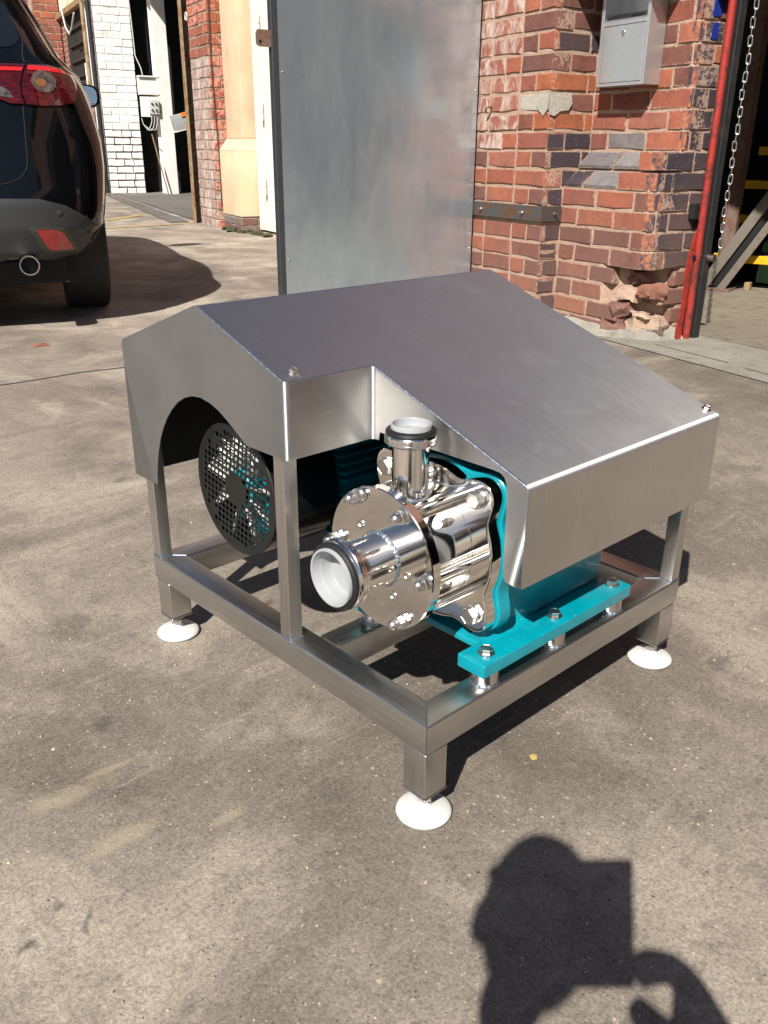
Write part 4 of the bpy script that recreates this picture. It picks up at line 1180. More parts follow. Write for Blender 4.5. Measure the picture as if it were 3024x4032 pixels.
# rusty angle post at the opening
ru = thing('rusty_angle_post', 'rust streaked cream steel angle post at the edge of the dark opening', 'door post', FO, FRZ)
MB().box((-.76, -.045, 0), (-.665, -.033, 3.5), .002, 1).build('face_leaf', 'rust_post', ru)
MB().box((-.76, -.0325, 0), (-.748, .10, 3.5), .002, 1).build('side_leaf', 'rust_post', ru)
m = MB().lathe([(.0001, .008), (.006, .006), (.008, 0)], (0, 0, 0), (0, -1, 0), 10).mesh('rivet', 'brown_steel')
for z in (.2, .5, .8, 1.1, 1.4, 1.7, 2.0, 2.3): link('rivet', m, ru, (-.685, -.0452, z))
rg_ = tag(link('wall_ring', MB().tube([(.035*math.cos(t), 0, .035*math.sin(t)) for t in [2*math.pi*i/18 for i in range(18)]], .006, 7, True).mesh('wall_ring', 'white_gloss'), None, FO+Matrix.Rotation(FRZ, 3, 'Z') @ Vector((-.57, -.02, 1.98)), (0, 0, FRZ)), 'small pale ring fixed high on the red brick jamb', 'ring')
# white painted brick pier
wp = thing('white_brick_pier', 'white painted brick pier with worn lower courses left of the dark opening', 'brick pier', FO, FRZ)
WX = -5.163
g0 = gl(WX)
for n in range(30):
    z = g0+n*.1-.01
    ev = n % 2 == 0
    l2 = [(0, .235), (.245, .375), (.385, .52)] if ev else [(0, .115), (.125, .355), (.365, .52)]
    for a, b in l2: brick_x(wp, a, b, z, WX, .1, 'white_brick_paint', .093 if n > 8 else .086, .006 if n > 8 else .010)
    for i in range(2): brick_y(wp, WX-.24*(i+1)+.01-(0 if ev else .1), WX-.24*i-.001-(.1 if not ev else 0), z, .002, .1, 'white_brick_paint', .09)
MB().box((WX-.62, .010, g0-.1), (WX-.010, .51, g0+.9)).build('mortar_core', 'mortar_dark', wp)
MB().box((WX-.62, .008, g0+.9001), (WX-.008, .512, 3.5)).build('mortar_core', 'white_brick_paint', wp)
dp = tag(link('drain_pipe', MB().cyl((0, 0, 0), (0, 0, 3.3), .035, None, 14).mesh('drain_pipe', 'black_angle'), None, FO+Matrix.Rotation(FRZ, 3, 'Z') @ Vector((WX-.02, -.055, g0))), 'black drain pipe down the left edge of the white brick pier', 'drain pipe')
gp = tag(link('grey_pole', MB().cyl((0, 0, 0), (0, 0, 3.3), .03, None, 14).mesh('grey_pole', 'rust_post'), None, FO+Matrix.Rotation(FRZ, 3, 'Z') @ Vector((WX-.20, -.10, g0))), 'pale steel pole standing left of the white brick pier', 'pole')
# white steel column inside the opening
wc = thing('white_column', 'white painted steel column inside the dark opening', 'column', FO, FRZ)
CX, CY = -4.86, .755
gc = gl(CX, CY)-.01
MB().box((CX-.012, CY, gc), (CX, CY+.195, 3.4), .003, 1).build('flange', 'white_column', wc)
MB().box((CX-.20, CY+.092, gc), (CX-.0125, CY+.104, 3.4)).build('web', 'white_column', wc)
MB().box((CX-.212, CY, gc), (CX-.2005, CY+.195, 3.4), .003, 1).build('flange', 'white_column', wc)
MB().box((CX-.10, CY-.27, 1.50), (CX-.02, CY-.001, 1.70), .004, 1).build('cross_piece', 'white_column', wc)
MB().box((CX-.10, CY-.27, 1.705), (CX+.01, CY+.02, 1.725), .002, 1).build('ledge', 'white_column', wc)
MB().box((CX-.10, CY-.27, 1.475), (CX+.01, CY+.02, 1.495), .002, 1).build('ledge', 'white_column', wc)
sw = thing('switch_box', 'grey four-knob switch box mounted beside the white column', 'switch box', FO, FRZ)
MB().box((CX-.02, CY-.27, 1.18), (CX-.005, CY-.002, 1.45), .003, 1).build('back_plate', 'white_column', sw)
MB().box((CX-.004, CY-.155, 1.216), (CX+.05, CY-.012, 1.414), .006, 2).build('housing', 'switch_grey', sw)
for dy in (-.115, -.055):
    for z in (1.27, 1.355): MB().cyl((CX+.0505, CY+dy, z), (CX+.07, CY+dy, z), .016, .012, 14).build('knob', 'knob_dark', sw)
for i, dy in enumerate((-.13, -.09, -.05)):
    MB().tube([(CX+.02, CY+dy, 1.215), (CX+.02, CY+dy, 1.12), (CX+.02, CY+dy-.03, 1.05-.02*i), (CX+.02, CY-.20+.02*i, 1.0+.0*i), (CX+.02, CY-.26, 1.08), (CX+.02, CY-.28, 1.16)], .006, 6).build('cable', 'cable_white', sw)
lc = thing('looped_cable', 'pale cable hanging down the edge of the white brick pier', 'cable', FO, FRZ)
MB().tube([(WX+.015, .51, 3.0), (WX+.02, .53, 2.4), (WX+.015, .54, 2.0), (WX+.03, .60, 1.85), (WX+.03, .62, 1.75), (WX+.02, .57, 1.62)], .008, 6).build('cable_run', 'cable_white', lc)
# tool case on a slope
tc = thing('tool_case', 'grey tool case with orange latches in the dark opening', 'tool case', FO+Matrix.Rotation(FRZ, 3, 'Z') @ Vector((-4.0, .755, 0)), FRZ)
Mt = Matrix.Translation((0, 0, .985)) @ Matrix.Rotation(R(14), 4, 'X')
MB().box((-.1, -.02, 0), (.1, .40, .20), .012, 2, Mt).build('case_body', 'case_grey', tc)
MB().box((.1005, .09, .155), (.115, .16, .21), .004, 1, Mt).build('latch', 'case_orange', tc)
MB().box((.1005, .10, -.01), (.115, .40, .03), .004, 1, Mt).build('latch', 'case_orange', tc)
MB().box((-.1, -.05, -.015), (.11, .45, -.002), .003, 1, Mt).build('tray', 'white_gloss', tc)
MB().tube([(0, .3, .96), (0, .34, 0)], .03, 8).build('stand', 'dark_void', tc)
pk = thing('leaning_pole', 'thin brown pole leaning inside the dark opening beside the white pier', 'pole', FO, FRZ)
MB().tube([(CX+.05, .60, .95), (CX+.10, .76, .1)], .010, 8).build('shaft', 'timber', pk)
# building over the opening and beyond
fb = thing('storage_building', 'old brick storage building with a tall dark opening behind the car', 'building', FO, FRZ)
MB().box((WX, .02, 3.55), (-.62, .4, 5.0)).build('lintel_wall', 'far_brickwork', fb)
MB().box((WX-.3, 2.6, -.2), (0, 2.7, 5.0)).build('inner_wall', 'dark_void', fb)
MB().box((WX-.3, .53, -.2), (WX-.25, 2.6, 5.0)).build('inner_wall', 'dark_void', fb)
MB().box((-.35, .31, -.2), (-.30, 2.6, 5.0)).build('inner_wall', 'dark_void', fb)
MB().box((WX-.3, .02, 5.0), (3.2, 2.7, 5.1)).build('roof', 'shed_wall_paint', fb)
MB().box((.012, .61, -.1), (3.4, .75, 5.0)).build('side_wall', 'far_brickwork', fb)
# wall with the grille window beyond the white pier
gw0 = gl(-6.5)
MB().box((-8.0, .02, gw0-.1), (WX-.63, .4, 1.08)).build('sill_wall', 'cream_lintel', fb)
MB().box((-8.0, .02, 2.78), (WX-.63, .4, 5.0)).build('upper_wall', 'cream_lintel', fb)
MB().box((-8.0, .02, 1.081), (-7.36, .4, 2.779)).build('window_jamb', 'far_brickwork', fb)
MB().box((WX-.80, -.01, 1.081), (WX-.63, .4, 2.779)).build('window_jamb', 'brick_red', fb)
MB().box((-8.05, -.06, 2.70), (-5.6, .019, 2.775)).build('window_head', 'timber', fb)
gr = thing('window_grille', 'dark barred window grille in the wall beyond the white brick pier', 'window grille', FO, FRZ)
MB().box((-7.36, .12, 1.082), (WX-.80, .14, 2.778)).build('blind', 'grille_cream', gr)
for i in range(8):
    z = 1.12+i*.225
    MB().box((-7.36, .02, z), (WX-.80, .05, z+.025)).build('rail', 'grille_dark', gr)
m = MB()
for i in range(30):
    x = -7.34+i*.0465
    m.box((x, .055, 1.083), (x+.014, .085, 2.777))
tag(m.build('bars', 'grille_dark', gr), kind='stuff')
MB().box((-7.36, .0, 1.083), (-7.30, .1, 2.777)).build('side_frame', 'grille_dark', gr)
MB().box((-6.6, .10, 1.09), (-6.45, .118, 2.7)).build('blue_strip', 'blue_pane', gr)
wt = tag(link('white_conduit', MB().box((-.02, -.02, 0), (.02, .02, .6), .004, 1).mesh('white_conduit', 'white_gloss'), None, FO+Matrix.Rotation(FRZ, 3, 'Z') @ Vector((WX-.34, -.10, 1.3)), (0, 0, FRZ)), 'short white box strip on the pole beyond the white pier', 'conduit')
bt = thing('brick_buttress', 'brown and red brick buttress beyond the car roof', 'buttress', FO, FRZ)
BX = -7.85
for n in range(16):
    z = 1.35+n*.105
    ev = n % 2 == 0
    for a, b in ([(-.40, -.20), (-.19, -.005)] if ev else [(-.40, -.30), (-.29, -.09), (-.08, -.005)]):
        brick_x(bt, a, b, z, BX, .1, rnd.choice(['brick_red', 'brick_brown', 'brick_red', 'brick_spalled']), .094, .004)
    for a, b in ([(.005, .10)] if ev else [(.005, .06)]): brick_x(bt, a, b, z, BX-.08, .1, rnd.choice(['brick_red', 'brick_blue', 'brick_brown']), .094, .004)
MB().box((BX-.5, -.392, gl(BX)-.1), (BX-.008, .0, 5.0)).build('mortar_core', 'mortar', bt)
MB().box((BX-.5, -.001, gl(BX)-.1), (BX-.09, .12, 5.0)).build('mortar_core', 'mortar', bt)
ew = thing('end_brick_wall', 'far red brick end wall with cream sill above the parked car', 'wall', FO, FRZ)
MB().box((-12.2, -9.0, -.2), (-12.0, .2, 7.0)).build('brickwork', 'far_brickwork', ew)
MB().box((-11.99, -2.4, 2.55), (-11.9, -1.35, 3.25)).build('sill', 'cream_lintel', ew)
lw = thing('wall_light', 'white wall light tube on the far brick wall', 'wall light', FO, FRZ)
MB().cyl((-11.9, -1.95, 3.55), (-11.9, -1.95, 4.1), .06, None, 12).build('tube_cover', 'lamp_white', lw)
MB().box((-11.99, -2.02, 3.45), (-11.9, -1.88, 3.54)).build('cap', 'knob_dark', lw)
ow = thing('overhead_cable', 'grey cable looping in front of the grille window', 'cable', FO, FRZ)
MB().tube([(-7.0, -.10, 3.2), (-6.9, -.12, 2.75), (-6.7, -.12, 2.48), (-6.45, -.12, 2.36), (-6.2, -.12, 2.42), (-6.0, -.10, 2.6)], .012, 6).build('cable_run', 'cable_white', ow)
# ramp, track and yellow lines on the ground
fl = lambda x, y: tuple((FO+Matrix.Rotation(FRZ, 3, 'Z') @ Vector((x, y, 0))).xy)
sheet('inner_floor', [fl(-.62, .02), fl(WX, .02), fl(WX, 2.6), fl(-.35, 2.6), fl(-.35, .31), fl(-.6, .31)], 'ramp_concrete', .006)
sheet('door_track', [fl(-.80, -.30), fl(-.80, -.08), fl(-5.6, .0), fl(-5.6, -.14)], 'ramp_concrete', .008)
sheet('yellow_line', [(3.2, 8.10), (4.66, 8.10), (4.66, 8.16), (3.2, 8.17)], 'yellow_line', .005)
sheet('yellow_line', [(4.05, 8.86), (4.62, 9.20), (4.60, 9.28), (4.02, 8.93)], 'yellow_line', .005)
# expansion joint across the yard on the left
jp = [(-1.2+.12*i, 2.62-.010*i+.012*math.sin(i*1.7)+.006*math.sin(i*4.1)) for i in range(26)]
tag(MB().add([(x, y-.002-.003*abs(math.sin(i*2.3)), .002) for i, (x, y) in enumerate(jp)] + [(x, y+.003+.003*abs(math.sin(i*3.1)), .002) for i, (x, y) in enumerate(jp)], [(i, i+1, 27+i, 26+i) for i in range(25)]).build('ground_joint', 'mortar_dark'), kind='structure')
# small litter
lf = tag(link('yellow_leaf', MB().add([(0, 0, .003), (.006, .002, .004), (.010, 0, .001), (.005, -.004, .003), (-.002, -.005, .002), (-.005, .001, .001), (0, .006, .003)], [(0, 1, 2, 3), (0, 3, 4, 5), (0, 5, 6, 1)]).mesh('yellow_leaf', 'leaf_yellow'), None, (.202, -.009, .001), (0, 0, .5)), 'tiny yellow leaf scrap on the concrete right of the near foot', 'leaf')
lump_ = lambda nm, p_, s_, mat, sd_, lab, cat: tag(lump(nm, p_, s_, mat, None, sd_, .4, 1), lab, cat)
lump_('brown_chip', (.397, .107, .002), (.007, .004, .003), 'chip_brown', 3.3, 'small brown chip on the concrete below the far right foot', 'chip')
lump_('red_chip', (.80, 3.02, .003), (.035, .018, .008), 'brick_red', 4.4, 'small red brick chip on the yard near the car', 'chip')

# loose grit on the concrete
gm = MB()
g2 = random.Random(5)
for _ in range(900):
    u_ = g2.random()**1.6
    x, y = -.55+u_*3.6*g2.random()+g2.uniform(-.1, .3), -.5+u_*3.4*g2.random()+g2.uniform(-.1, .3)
    r_ = g2.uniform(.0008, .0022)*(1+u_)
    t_ = g2.random()*6.3
    pts = [(x+r_*math.cos(t_+a)*g2.uniform(.6, 1.3), y+r_*math.sin(t_+a)*g2.uniform(.6, 1.3), .0002) for a in (0, 1.6, 3.1, 4.6)] + [(x+g2.uniform(-.3, .3)*r_, y, r_*g2.uniform(.6, 1.2))]
    gm.add(pts, [(0, 1, 4), (1, 2, 4), (2, 3, 4), (3, 0, 4)])
tag(gm.build('grit', 'chip_pale', None, 10), 'loose pale grit scattered over the concrete yard', 'grit', None, 'stuff')
# ================================================================ parked car
HD = R(68)
cf, cr_ = Vector((math.cos(HD), math.sin(HD), 0)), Vector((math.sin(HD), -math.cos(HD), 0))
CARO = Vector((1.466, 3.72, 0)) - cr_*.90            # centre line, level with the rear tyre contact
car = thing('parked_car', 'black SUV parked with its rear towards the camera', 'car', CARO, HD-R(90))
# local x = car's right, local y = forward, z = up;  half width .9
RINGS = [  # z, half width, rear y, front y, rear corner depth, exponent
    (.30, .74, -.60, 3.35, .30, 3.0), (.34, .82, -.645, 3.42, .34, 3.0), (.44, .885, -.675, 3.48, .40, 3.2), (.54, .905, -.675, 3.50, .42, 3.2), (.60, .915, -.655, 3.50, .42, 3.2), (.68, .925, -.630, 3.48, .42, 3.2),
    (.78, .925, -.610, 3.44, .42, 3.2), (.90, .905, -.585, 3.36, .42, 3.2), (.99, .885, -.560, 3.0, .44, 3.2), (1.05, .862, -.545, 2.55, .46, 3.2), (1.09, .830, -.515, 2.25, .46, 3.0), (1.13, .795, -.475, 2.05, .46, 3.0),
    (1.22, .755, -.385, 1.75, .48, 3.0), (1.33, .705, -.275, 1.42, .50, 3.0), (1.44, .655, -.160, 1.12, .50, 3.0), (1.50, .615, -.12, .95, .46, 2.8), (1.54, .56, -.14, .80, .44, 2.6), (1.565, .42, -.05, .62, .40, 2.4)]
def half_ring(z, hw, yr, yf, dr, ex, n=14):
    pts = []
    for i in range(n+1):
        t = math.pi/2*i/n
        pts.append((hw*math.sin(t)**(2/ex), yr+dr*(1-math.cos(t)**(2/ex)), z))
    for i in range(1, 9): pts.append((hw, yr+dr+(yf-.7-yr-dr)*i/9, z))
    for i in range(n+1):
        t = math.pi/2*(1-i/n)
        pts.append((hw*math.sin(t)**(2/ex), yf-.7*(1-math.cos(t)**(2/ex)), z))
    return pts
vs_, fs_ = [], []
for rg in RINGS:
    h = half_ring(*rg)
    full = h + [(-x, y, z) for x, y, z in h[::-1][1:-1]]
    nn = len(full); vs_ += full
for j in range(len(RINGS)-1):
    for i in range(nn): fs_.append((j*nn+i, j*nn+(i+1) % nn, (j+1)*nn+(i+1) % nn, (j+1)*nn+i))
fs_ += [tuple(range(nn))[::-1], tuple(range((len(RINGS)-1)*nn, len(RINGS)*nn))]
bodym = MB().add(vs_, fs_)
bvh = BVHTree.FromBMesh(bodym.bm)
body = bodym.build('body', 'car_paint', car, 50)
def shell(name, outline, mat, par, off=.004, depth=.03, rings=9, direction=(0, 1, 0), dens=6, bevel=.0):
    """panel laid on the bodywork: outline in the view plane, projected along direction"""
    d = Vector(direction).normalized()
    pts = []
    for i in range(len(outline)):
        a, b = Vector(outline[i]), Vector(outline[(i+1) % len(outline)])
        for t in range(dens): pts.append(a.lerp(b, t/dens))
    n = len(pts)
    cen = sum(pts, Vector((0, 0)))/n
    if abs(d.x) > .9: to3 = lambda p: Vector((-3*d.x, p.x, p.y))      # (y,z) outline seen from the side
    else: to3 = lambda p: Vector((p.x, 0, p.y)) - d*3
    vs, fs = [], []
    def hit(p):
        o = to3(p)
        h, nrm, _, dist = bvh.ray_cast(o, d)
        if h is None:
            h, nrm, _, _ = bvh.find_nearest(o+d*2.6); 
        return h - d*off
    vs.append(hit(cen))
    for r_ in range(1, rings+1):
        for p in pts: vs.append(hit(cen.lerp(p, r_/rings)))
    for p in range(n): vs.append(vs[1+(rings-1)*n+p]+d*(off+depth*.2))
    for i in range(n): fs.append((0, 1+i, 1+(i+1) % n))
    for r_ in range(rings):
        for i in range(n):
            a = 1+r_*n
            fs.append((a+i, a+n+i, a+n+(i+1) % n, a+(i+1) % n))
    return MB().add(vs, fs).build(name, mat, par, 50)
mir = lambda o: [(-x, y) for x, y in o][::-1]
# dark lower bumper
bo = [(0, .566), (.40, .566), (.62, .560), (.72, .532), (.80, .482), (.868, .428), (.882, .40), (.862, .36), (.81, .318), (.74, .302), (.63, .302), (.61, .34), (.56, .365), (.50, .355), (.46, .315), (.40, .302), (0, .302)]
bo_full = bo + [(-x, z) for x, z in bo[::-1] if x > 0]
bump = shell('bumper', bo_full, 'car_plastic', car, .016, .05, 12, (0, 1, 0), 4)
rf = [(.590, .438), (.675, .435), (.700, .420), (.730, .364), (.733, .347), (.645, .349), (.628, .360)]
for s_, o_ in ((1, rf), (-1, mir(rf))):
    shell('reflector', o_, 'reflector_red', bump, .024, .02, 5)
    rec = [(s_*.56, .45), (s_*.69, .447), (s_*.715, .43), (s_*.752, .36), (s_*.752, .334), (s_*.632, .334), (s_*.60, .36)]
    if s_ < 0: rec = rec[::-1]
    shell('reflector_recess', rec, 'knob_dark', bump, .0195, .015, 4)
for s_ in (1, -1):
    e = MB().lathe([(.035, 0), (.0405, 0), (.041, .004), (.039, .16), (.034, .16), (.034, .004), (.035, 0)], (s_*.545, -.70, .300), (0, 1, -.03), 32).build('exhaust', 'chrome', car)
    MB().lathe([(.0335, .05), (.0001, .05)], (s_*.545, -.70, .300), (0, 1, -.03), 24).build('exhaust_bore', 'dark_void', e)
sensor = shell('parking_sensor', [(.69+.012*math.cos(t), .505+.012*math.sin(t)) for t in [2*math.pi*i/10 for i in range(10)]], 'knob_dark', bump, .020, .01, 2, (0, 1, 0), 1)
# tail lights: tailgate part and corner part
inner = [(.40, 1.060), (.55, 1.075), (.638, 1.078), (.622, 1.045), (.607, 1.00), (.606, .955), (.615, .925), (.56, .925), (.51, .945), (.46, .970), (.40, .995)]
outer = [(.644, 1.079), (.72, 1.082), (.78, 1.072), (.822, 1.05), (.835, 1.02), (.836, .985), (.828, .955), (.812, .935), (.76, .924), (.69, .919), (.622, .924), (.613, .955), (.614, 1.00), (.629, 1.045)]
for s_ in (1, -1):
    fo = (lambda o: o) if s_ == 1 else mir
    t1 = shell('tail_light', fo(outer), 'lens_red', car, .012, .03, 8)
    shell('lens_band', fo([(.650, 1.074), (.72, 1.076), (.79, 1.064), (.80, 1.050), (.72, 1.056), (.642, 1.056)]), 'lens_bright', t1, .015, .004, 3)
    shell('lamp_ring', [(s_*.702+.050*math.cos(t), 1.014+.043*math.sin(t)) for t in [s_*2*math.pi*i/24 for i in range(24)]], 'lens_clear', t1, .016, .006, 4, (0, 1, 0), 2)
    shell('amber_bulb', [(s_*.690+.022*math.cos(t), 1.008+.016*math.sin(t)) for t in [s_*2*math.pi*i/12 for i in range(12)]], 'lens_amber', t1, .0185, .004, 3, (0, 1, 0), 2)
    t2 = shell('tail_light', fo(inner), 'lens_red', car, .012, .03, 8)
    shell('lens_band', fo([(.40, 1.048), (.55, 1.062), (.628, 1.064), (.620, 1.050), (.55, 1.048), (.40, 1.032)]), 'lens_bright', t2, .015, .004, 3)
    shell('reversing_lens', fo([(.42, 1.000), (.50, 1.005), (.56, .975), (.575, .945), (.53, .950), (.47, .975)]), 'lens_clear', t2, .015, .004, 3)
# rear window, side windows
rw = [(0, 1.125), (.50, 1.128), (.60, 1.150), (.632, 1.185), (.615, 1.25), (.585, 1.34), (.54, 1.42), (0, 1.43)]
shell('rear_window', rw + [(-x, z) for x, z in rw[::-1] if x > 0], 'car_glass', car, .005, .02, 8)
sw_ = [(-.02, 1.16), (.30, 1.13), (1.9, 1.06), (1.35, 1.33), (1.0, 1.43), (.30, 1.44), (.10, 1.36)]
for s_ in (1, -1):
    shell('side_window', sw_, 'car_glass', car, .004, .02, 6, (-s_, 0, 0))
    shell('chrome_strip', [(-.02, 1.148), (.30, 1.118), (1.9, 1.048), (1.9, 1.058), (.30, 1.128), (-.02, 1.158)], 'chrome', car, .006, .01, 2, (-s_, 0, 0))
    # door mirror
    mr = MB().box((s_*.86 if s_ > 0 else -.99, 2.16, 1.02), (.99 if s_ > 0 else -.86, 2.20, 1.05)).build('mirror_stalk', 'car_plastic', car)
    c_ = Vector((s_*1.005, 2.18, 1.085))
    prof = [(.118*math.cos(t)*abs(math.cos(t))**-.35, .074*math.sin(t)*abs(math.sin(t)+1e-9)**-.35) for t in [2*math.pi*(i+.5)/28 for i in range(28)]]
    vs2, fs2 = [], []
    for sc_i, (dy, sc) in enumerate(((-.045, .94), (-.04, 1.), (0, 1.), (.05, .9), (.085, .6), (.095, .2))):
        vs2 += [(c_.x+a*sc, c_.y+dy, c_.z+b*sc) for a, b in prof]
    for j in range(5):
        for i in range(28): fs2.append((j*28+i, j*28+(i+1) % 28, (j+1)*28+(i+1) % 28, (j+1)*28+i))
    fs2 += [tuple(range(28))[::-1], tuple(range(5*28, 6*28))]
    hm = MB().add(vs2, fs2).build('door_mirror', 'car_paint', car, 50)
    Mm = Matrix.Translation((c_.x-s_*.004, c_.y-.047, c_.z)) @ Matrix.Rotation(R(s_*-7), 4, 'Z')
    MB().add([Mm @ Vector((a*.86, 0, b*.86)) for a, b in prof], [tuple(range(28))]).build('mirror_pane', 'mirror_glass', hm)
# seam lines of the tailgate
def seam(path, r=.0022, off=.001):
    P = []
    for i in range(len(path)-1):
        a, b = Vector(path[i]), Vector(path[i+1])
        for t in range(8): P.append(a.lerp(b, t/8))
    P.append(Vector(path[-1]))
    pts = []
    for p in P:
        h, *_ = bvh.ray_cast(Vector((p.x, -3, p.y)), Vector((0, 1, 0)))
        if h: pts.append(h-Vector((0, off, 0)))
    MB().tube(pts, r, 6).build('panel_seam', 'dark_void', car)
for s_ in (1, -1):
    seam([(s_*.608, .925), (s_*.600, .80), (s_*.594, .70), (s_*.585, .672), (s_*.555, .640), (s_*.50, .620), (s_*.40, .610), (0, .602)])
    seam([(s_*.638, 1.082), (s_*.632, 1.11), (s_*.640, 1.16), (s_*.645, 1.20)])
# folded swage under the tailgate corner catches light
# wheels
for sx in (1, -1):
    for y in (.07, 2.62):
        x1 = sx*.90
        wv2 = Vector((sx, 0, 0))
        ty = MB().lathe([(.225, -.21), (.33, -.215), (.352, -.205), (.357, -.19), (.357, -.03), (.352, -.012), (.335, -.002), (.235, -.008), (.225, -.02)], (x1, y, .357), wv2, 64).build('tyre', 'tyre_rubber', car)
        MB().lathe([(.226, -.02), (.215, -.012), (.205, -.03), (.19, -.05), (.06, -.03), (.04, -.012), (.0001, -.012)], (x1, y, .357), wv2, 40).build('rim', 'alloy', ty)
        MB().lathe([(.225, -.2), (.1, -.2), (.0001, -.19)], (x1, y, .357), wv2, 32).build('rim_back', 'dark_void', ty)
        n_ = 28
        arcp = [(y+.44*math.cos(math.pi*i/n_), .33+.44*math.sin(math.pi*i/n_)) for i in range(n_+1)]
        shell('wheel_arch', arcp, 'car_plastic', car, .006, .02, 6, (-sx, 0, 0), 1)
MB().box((-.70, -.50, .20), (.70, 3.2, .31)).build('underbody', 'dark_void', car)

# ================================================================ photographer behind the camera (throws the shadow in the foreground)
def c2w(r_, u_, f_): return CAM + rt*r_ + up*u_ + fw*f_
ph = thing('phone', 'black phone held up by the photographer', 'phone', CAM)
Mc = Matrix((rt, up, -fw)).transposed().to_4x4()
def phm(me, nm, par): 
    o = link(nm, me, par, M=Mc)
    return o
phm(MB().box((-.052, -.118, .006), (.010, .010, .0125), .003, 2).mesh('phone_body', 'phone_black'), 'phone_body', ph)
phm(MB().cyl((0, 0, .0045), (0, 0, .006), .0045, None, 20).mesh('lens_ring', 'phone_black'), 'lens_ring', ph)
person = thing('person', 'photographer crouching in a dark jacket, holding up a phone', 'person', (c2w(-.1, -.3, -.4).x, c2w(-.1, -.3, -.4).y, 0))
PO = person.location.copy()
def skin(name, joints, edges, mat, root=0, sub=2):
    me = bpy.data.meshes.new(name)
    me.from_pydata([tuple(Vector(j[0])-PO) for j in joints], edges, [])
    o = link(name, me, person)
    me.materials.append(MATS[mat])
    md = o.modifiers.new('skin', 'SKIN')
    for i, j in enumerate(joints):
        rr_ = j[1] if isinstance(j[1], tuple) else (j[1], j[1])
        me.skin_vertices[0].data[i].radius = rr_
        me.skin_vertices[0].data[i].use_root = (i == root)
    o.modifiers.new('sub', 'SUBSURF').levels = sub
    o.modifiers['sub'].render_levels = sub
    for p_ in me.polygons: p_.use_smooth = True
    return o
head_c = c2w(-.152, .030, -.21)
neck = c2w(-.150, -.07, -.27)
chest = c2w(-.13, -.30, -.37)
pelv = Vector((chest.x-.10, chest.y-.10, .26))
fwd = Vector((math.cos(yaw), math.sin(yaw), 0)); side = Vector((fwd.y, -fwd.x, 0))
shR, shL = chest+side*.15+Vector((0, 0, .05)), chest-side*.16+Vector((0, 0, .05))
elR, elL = c2w(.165, -.36, -.03), c2w(-.128, -.40, -.03)
wrR, wrL = c2w(.092, -.205, .002), c2w(-.122, -.165, -.012)
hdR, hdL = c2w(.062, -.145, -.002), c2w(-.100, -.090, -.010)
knR, ftR = pelv+side*.16+fwd*.16+Vector((0, 0, -.20)), pelv+side*.14-fwd*.22+Vector((0, 0, -.21))
knL, ftL = pelv-side*.15+fwd*.26+Vector((0, 0, .10)), pelv-side*.15+fwd*.20+Vector((0, 0, -.22))
J = [(pelv, .13), (pelv.lerp(chest, .5), .12), (chest, .125), (neck, .05), (shR, .06), (elR, .052), (wrR, .044), (shL, .06), (elL, .055), (wrL, .046), (knR, .065), (ftR, .045), (knL, .065), (ftL, .045)]
E_ = [(0, 1), (1, 2), (2, 3), (2, 4), (4, 5), (5, 6), (2, 7), (7, 8), (8, 9), (0, 10), (10, 11), (0, 12), (12, 13)]
skin('clothed_body', J, E_, 'jacket')
def tip(p_, q_, r_): return [(p_, r_), (p_.lerp(q_, .5), r_*.95), (q_, r_*.8)]
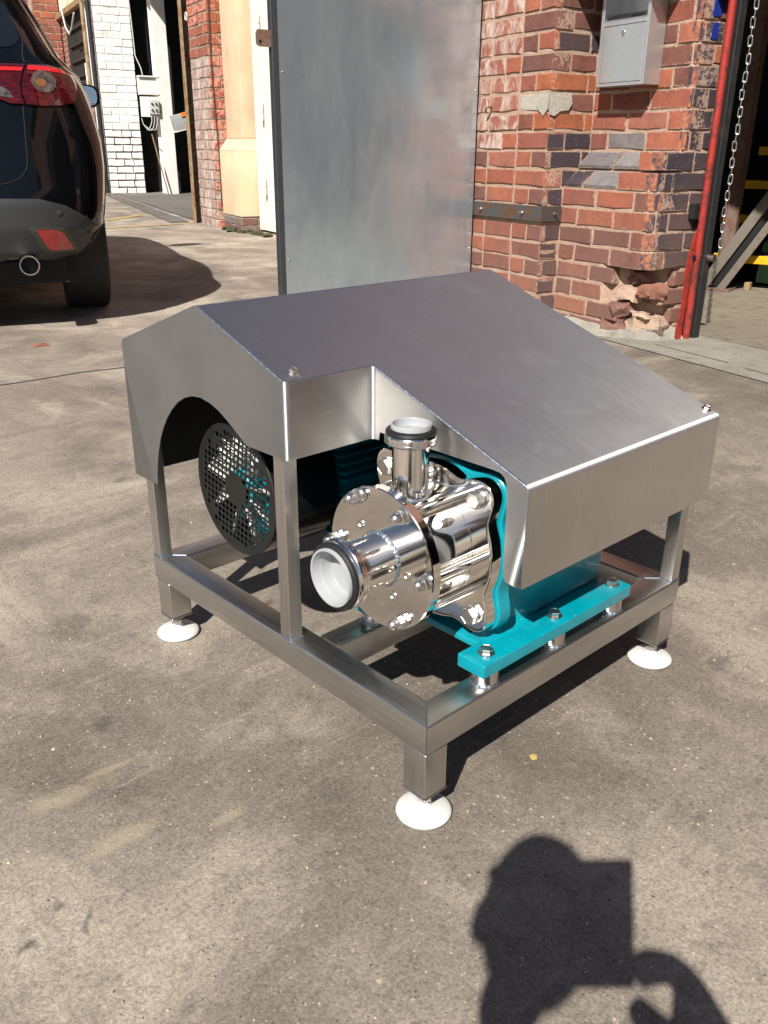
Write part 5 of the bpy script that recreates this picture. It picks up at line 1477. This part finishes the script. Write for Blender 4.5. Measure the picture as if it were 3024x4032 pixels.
# hands: palm and five fingers each
def hand(nm, wrist, palm, tips, pr_, fr=.0115):
    js, es = [(wrist, .030), (wrist.lerp(palm, .55), (.036, .022)), (palm, (pr_, .018))], [(0, 1), (1, 2)]
    for (a, b, c_) in tips:
        i = len(js)
        js += [(a, fr), (b, fr*.92), (c_, fr*.8)]
        es += [(2 if a != tips[-1][0] else 1, i), (i, i+1), (i+1, i+2)]
    skin(nm, js, es, 'skin', 0, 2)
hand('hand', wrR, hdR, [(c2w(0.065, -.114, -.006), c2w(0.045, -.099, -.010), c2w(0.007, -.106, -.016)), (c2w(0.053, -.154, -.010), c2w(0.031, -.150, -.018), c2w(0.003, -.126, -.018)), (c2w(0.051, -.168, -.010), c2w(0.031, -.170, -.016), c2w(0.011, -.160, -.018)), (c2w(0.053, -.182, -.008), c2w(0.029, -.194, -.012), c2w(0.007, -.186, -.014)), (c2w(0.071, -.124, .006), c2w(0.053, -.104, .005), c2w(0.011, -.096, -.003))], .030, .0155)
hand('hand', wrL, hdL, [(c2w(-0.086, -.052, -.016), c2w(-.096, -.038, -.018), c2w(-.060, -.040, -.016)), (c2w(-0.086, -.062, -.016), c2w(-.100, -.056, -.020), c2w(-.058, -.058, -.018)), (c2w(-0.092, -.078, -.016), c2w(-.104, -.074, -.020), c2w(-.058, -.076, -.018)), (c2w(-0.090, -.094, -.016), c2w(-.100, -.092, -.020), c2w(-.060, -.092, -.018)), (c2w(-0.054, -.062, -.002), c2w(-.070, -.048, -.001), c2w(-.058, -.040, -.002))], .030)
# head with face, hair
def ell(c_, s_, nm, mat, M3, carve=False):
    b = bmesh.new()
    bmesh.ops.create_uvsphere(b, u_segments=32, v_segments=20, radius=1)
    for v in b.verts:
        x, y, z = v.co
        if carve:
            if y > .2 and abs(x) < .22 and -.35 < z < .12: v.co.y += .16*(1-abs(x)/.22)*max(0, .12-z)
            if z < -.2: v.co.x *= 1-.35*(-z-.2); v.co.y *= 1-.12*(-z-.2)
            if y > .5 and .0 < z < .25 and .2 < abs(x) < .55: v.co.y -= .06
    bmesh.ops.transform(b, matrix=Matrix.Translation(c_-PO) @ M3 @ Matrix.Diagonal((*s_, 1)), verts=b.verts[:])
    return MB().merge(b).build(nm, mat, person, 60)
M3 = Matrix((side, fwd, Vector((0, 0, 1)))).transposed().to_4x4() @ Matrix.Rotation(R(-18), 4, 'X')
ell(head_c, (.056, .074, .090), 'head', 'skin', M3, True)
ell(head_c+Vector((0, 0, .016))-fwd*.014, (.060, .074, .086), 'hair', 'hair', M3)
ax = lambda x, y, z: head_c + (M3 @ Vector((x, y, z)))
for s_ in (-1, 1):
    ell(ax(s_*.028, .072, .012), (.012, .008, .009), 'eye', 'lamp_white', M3)
    ell(ax(s_*.056, .0, -.005), (.010, .016, .024), 'ear', 'skin', M3)
ell(ax(0, .076, -.052), (.022, .008, .006), 'mouth', 'skin', M3)
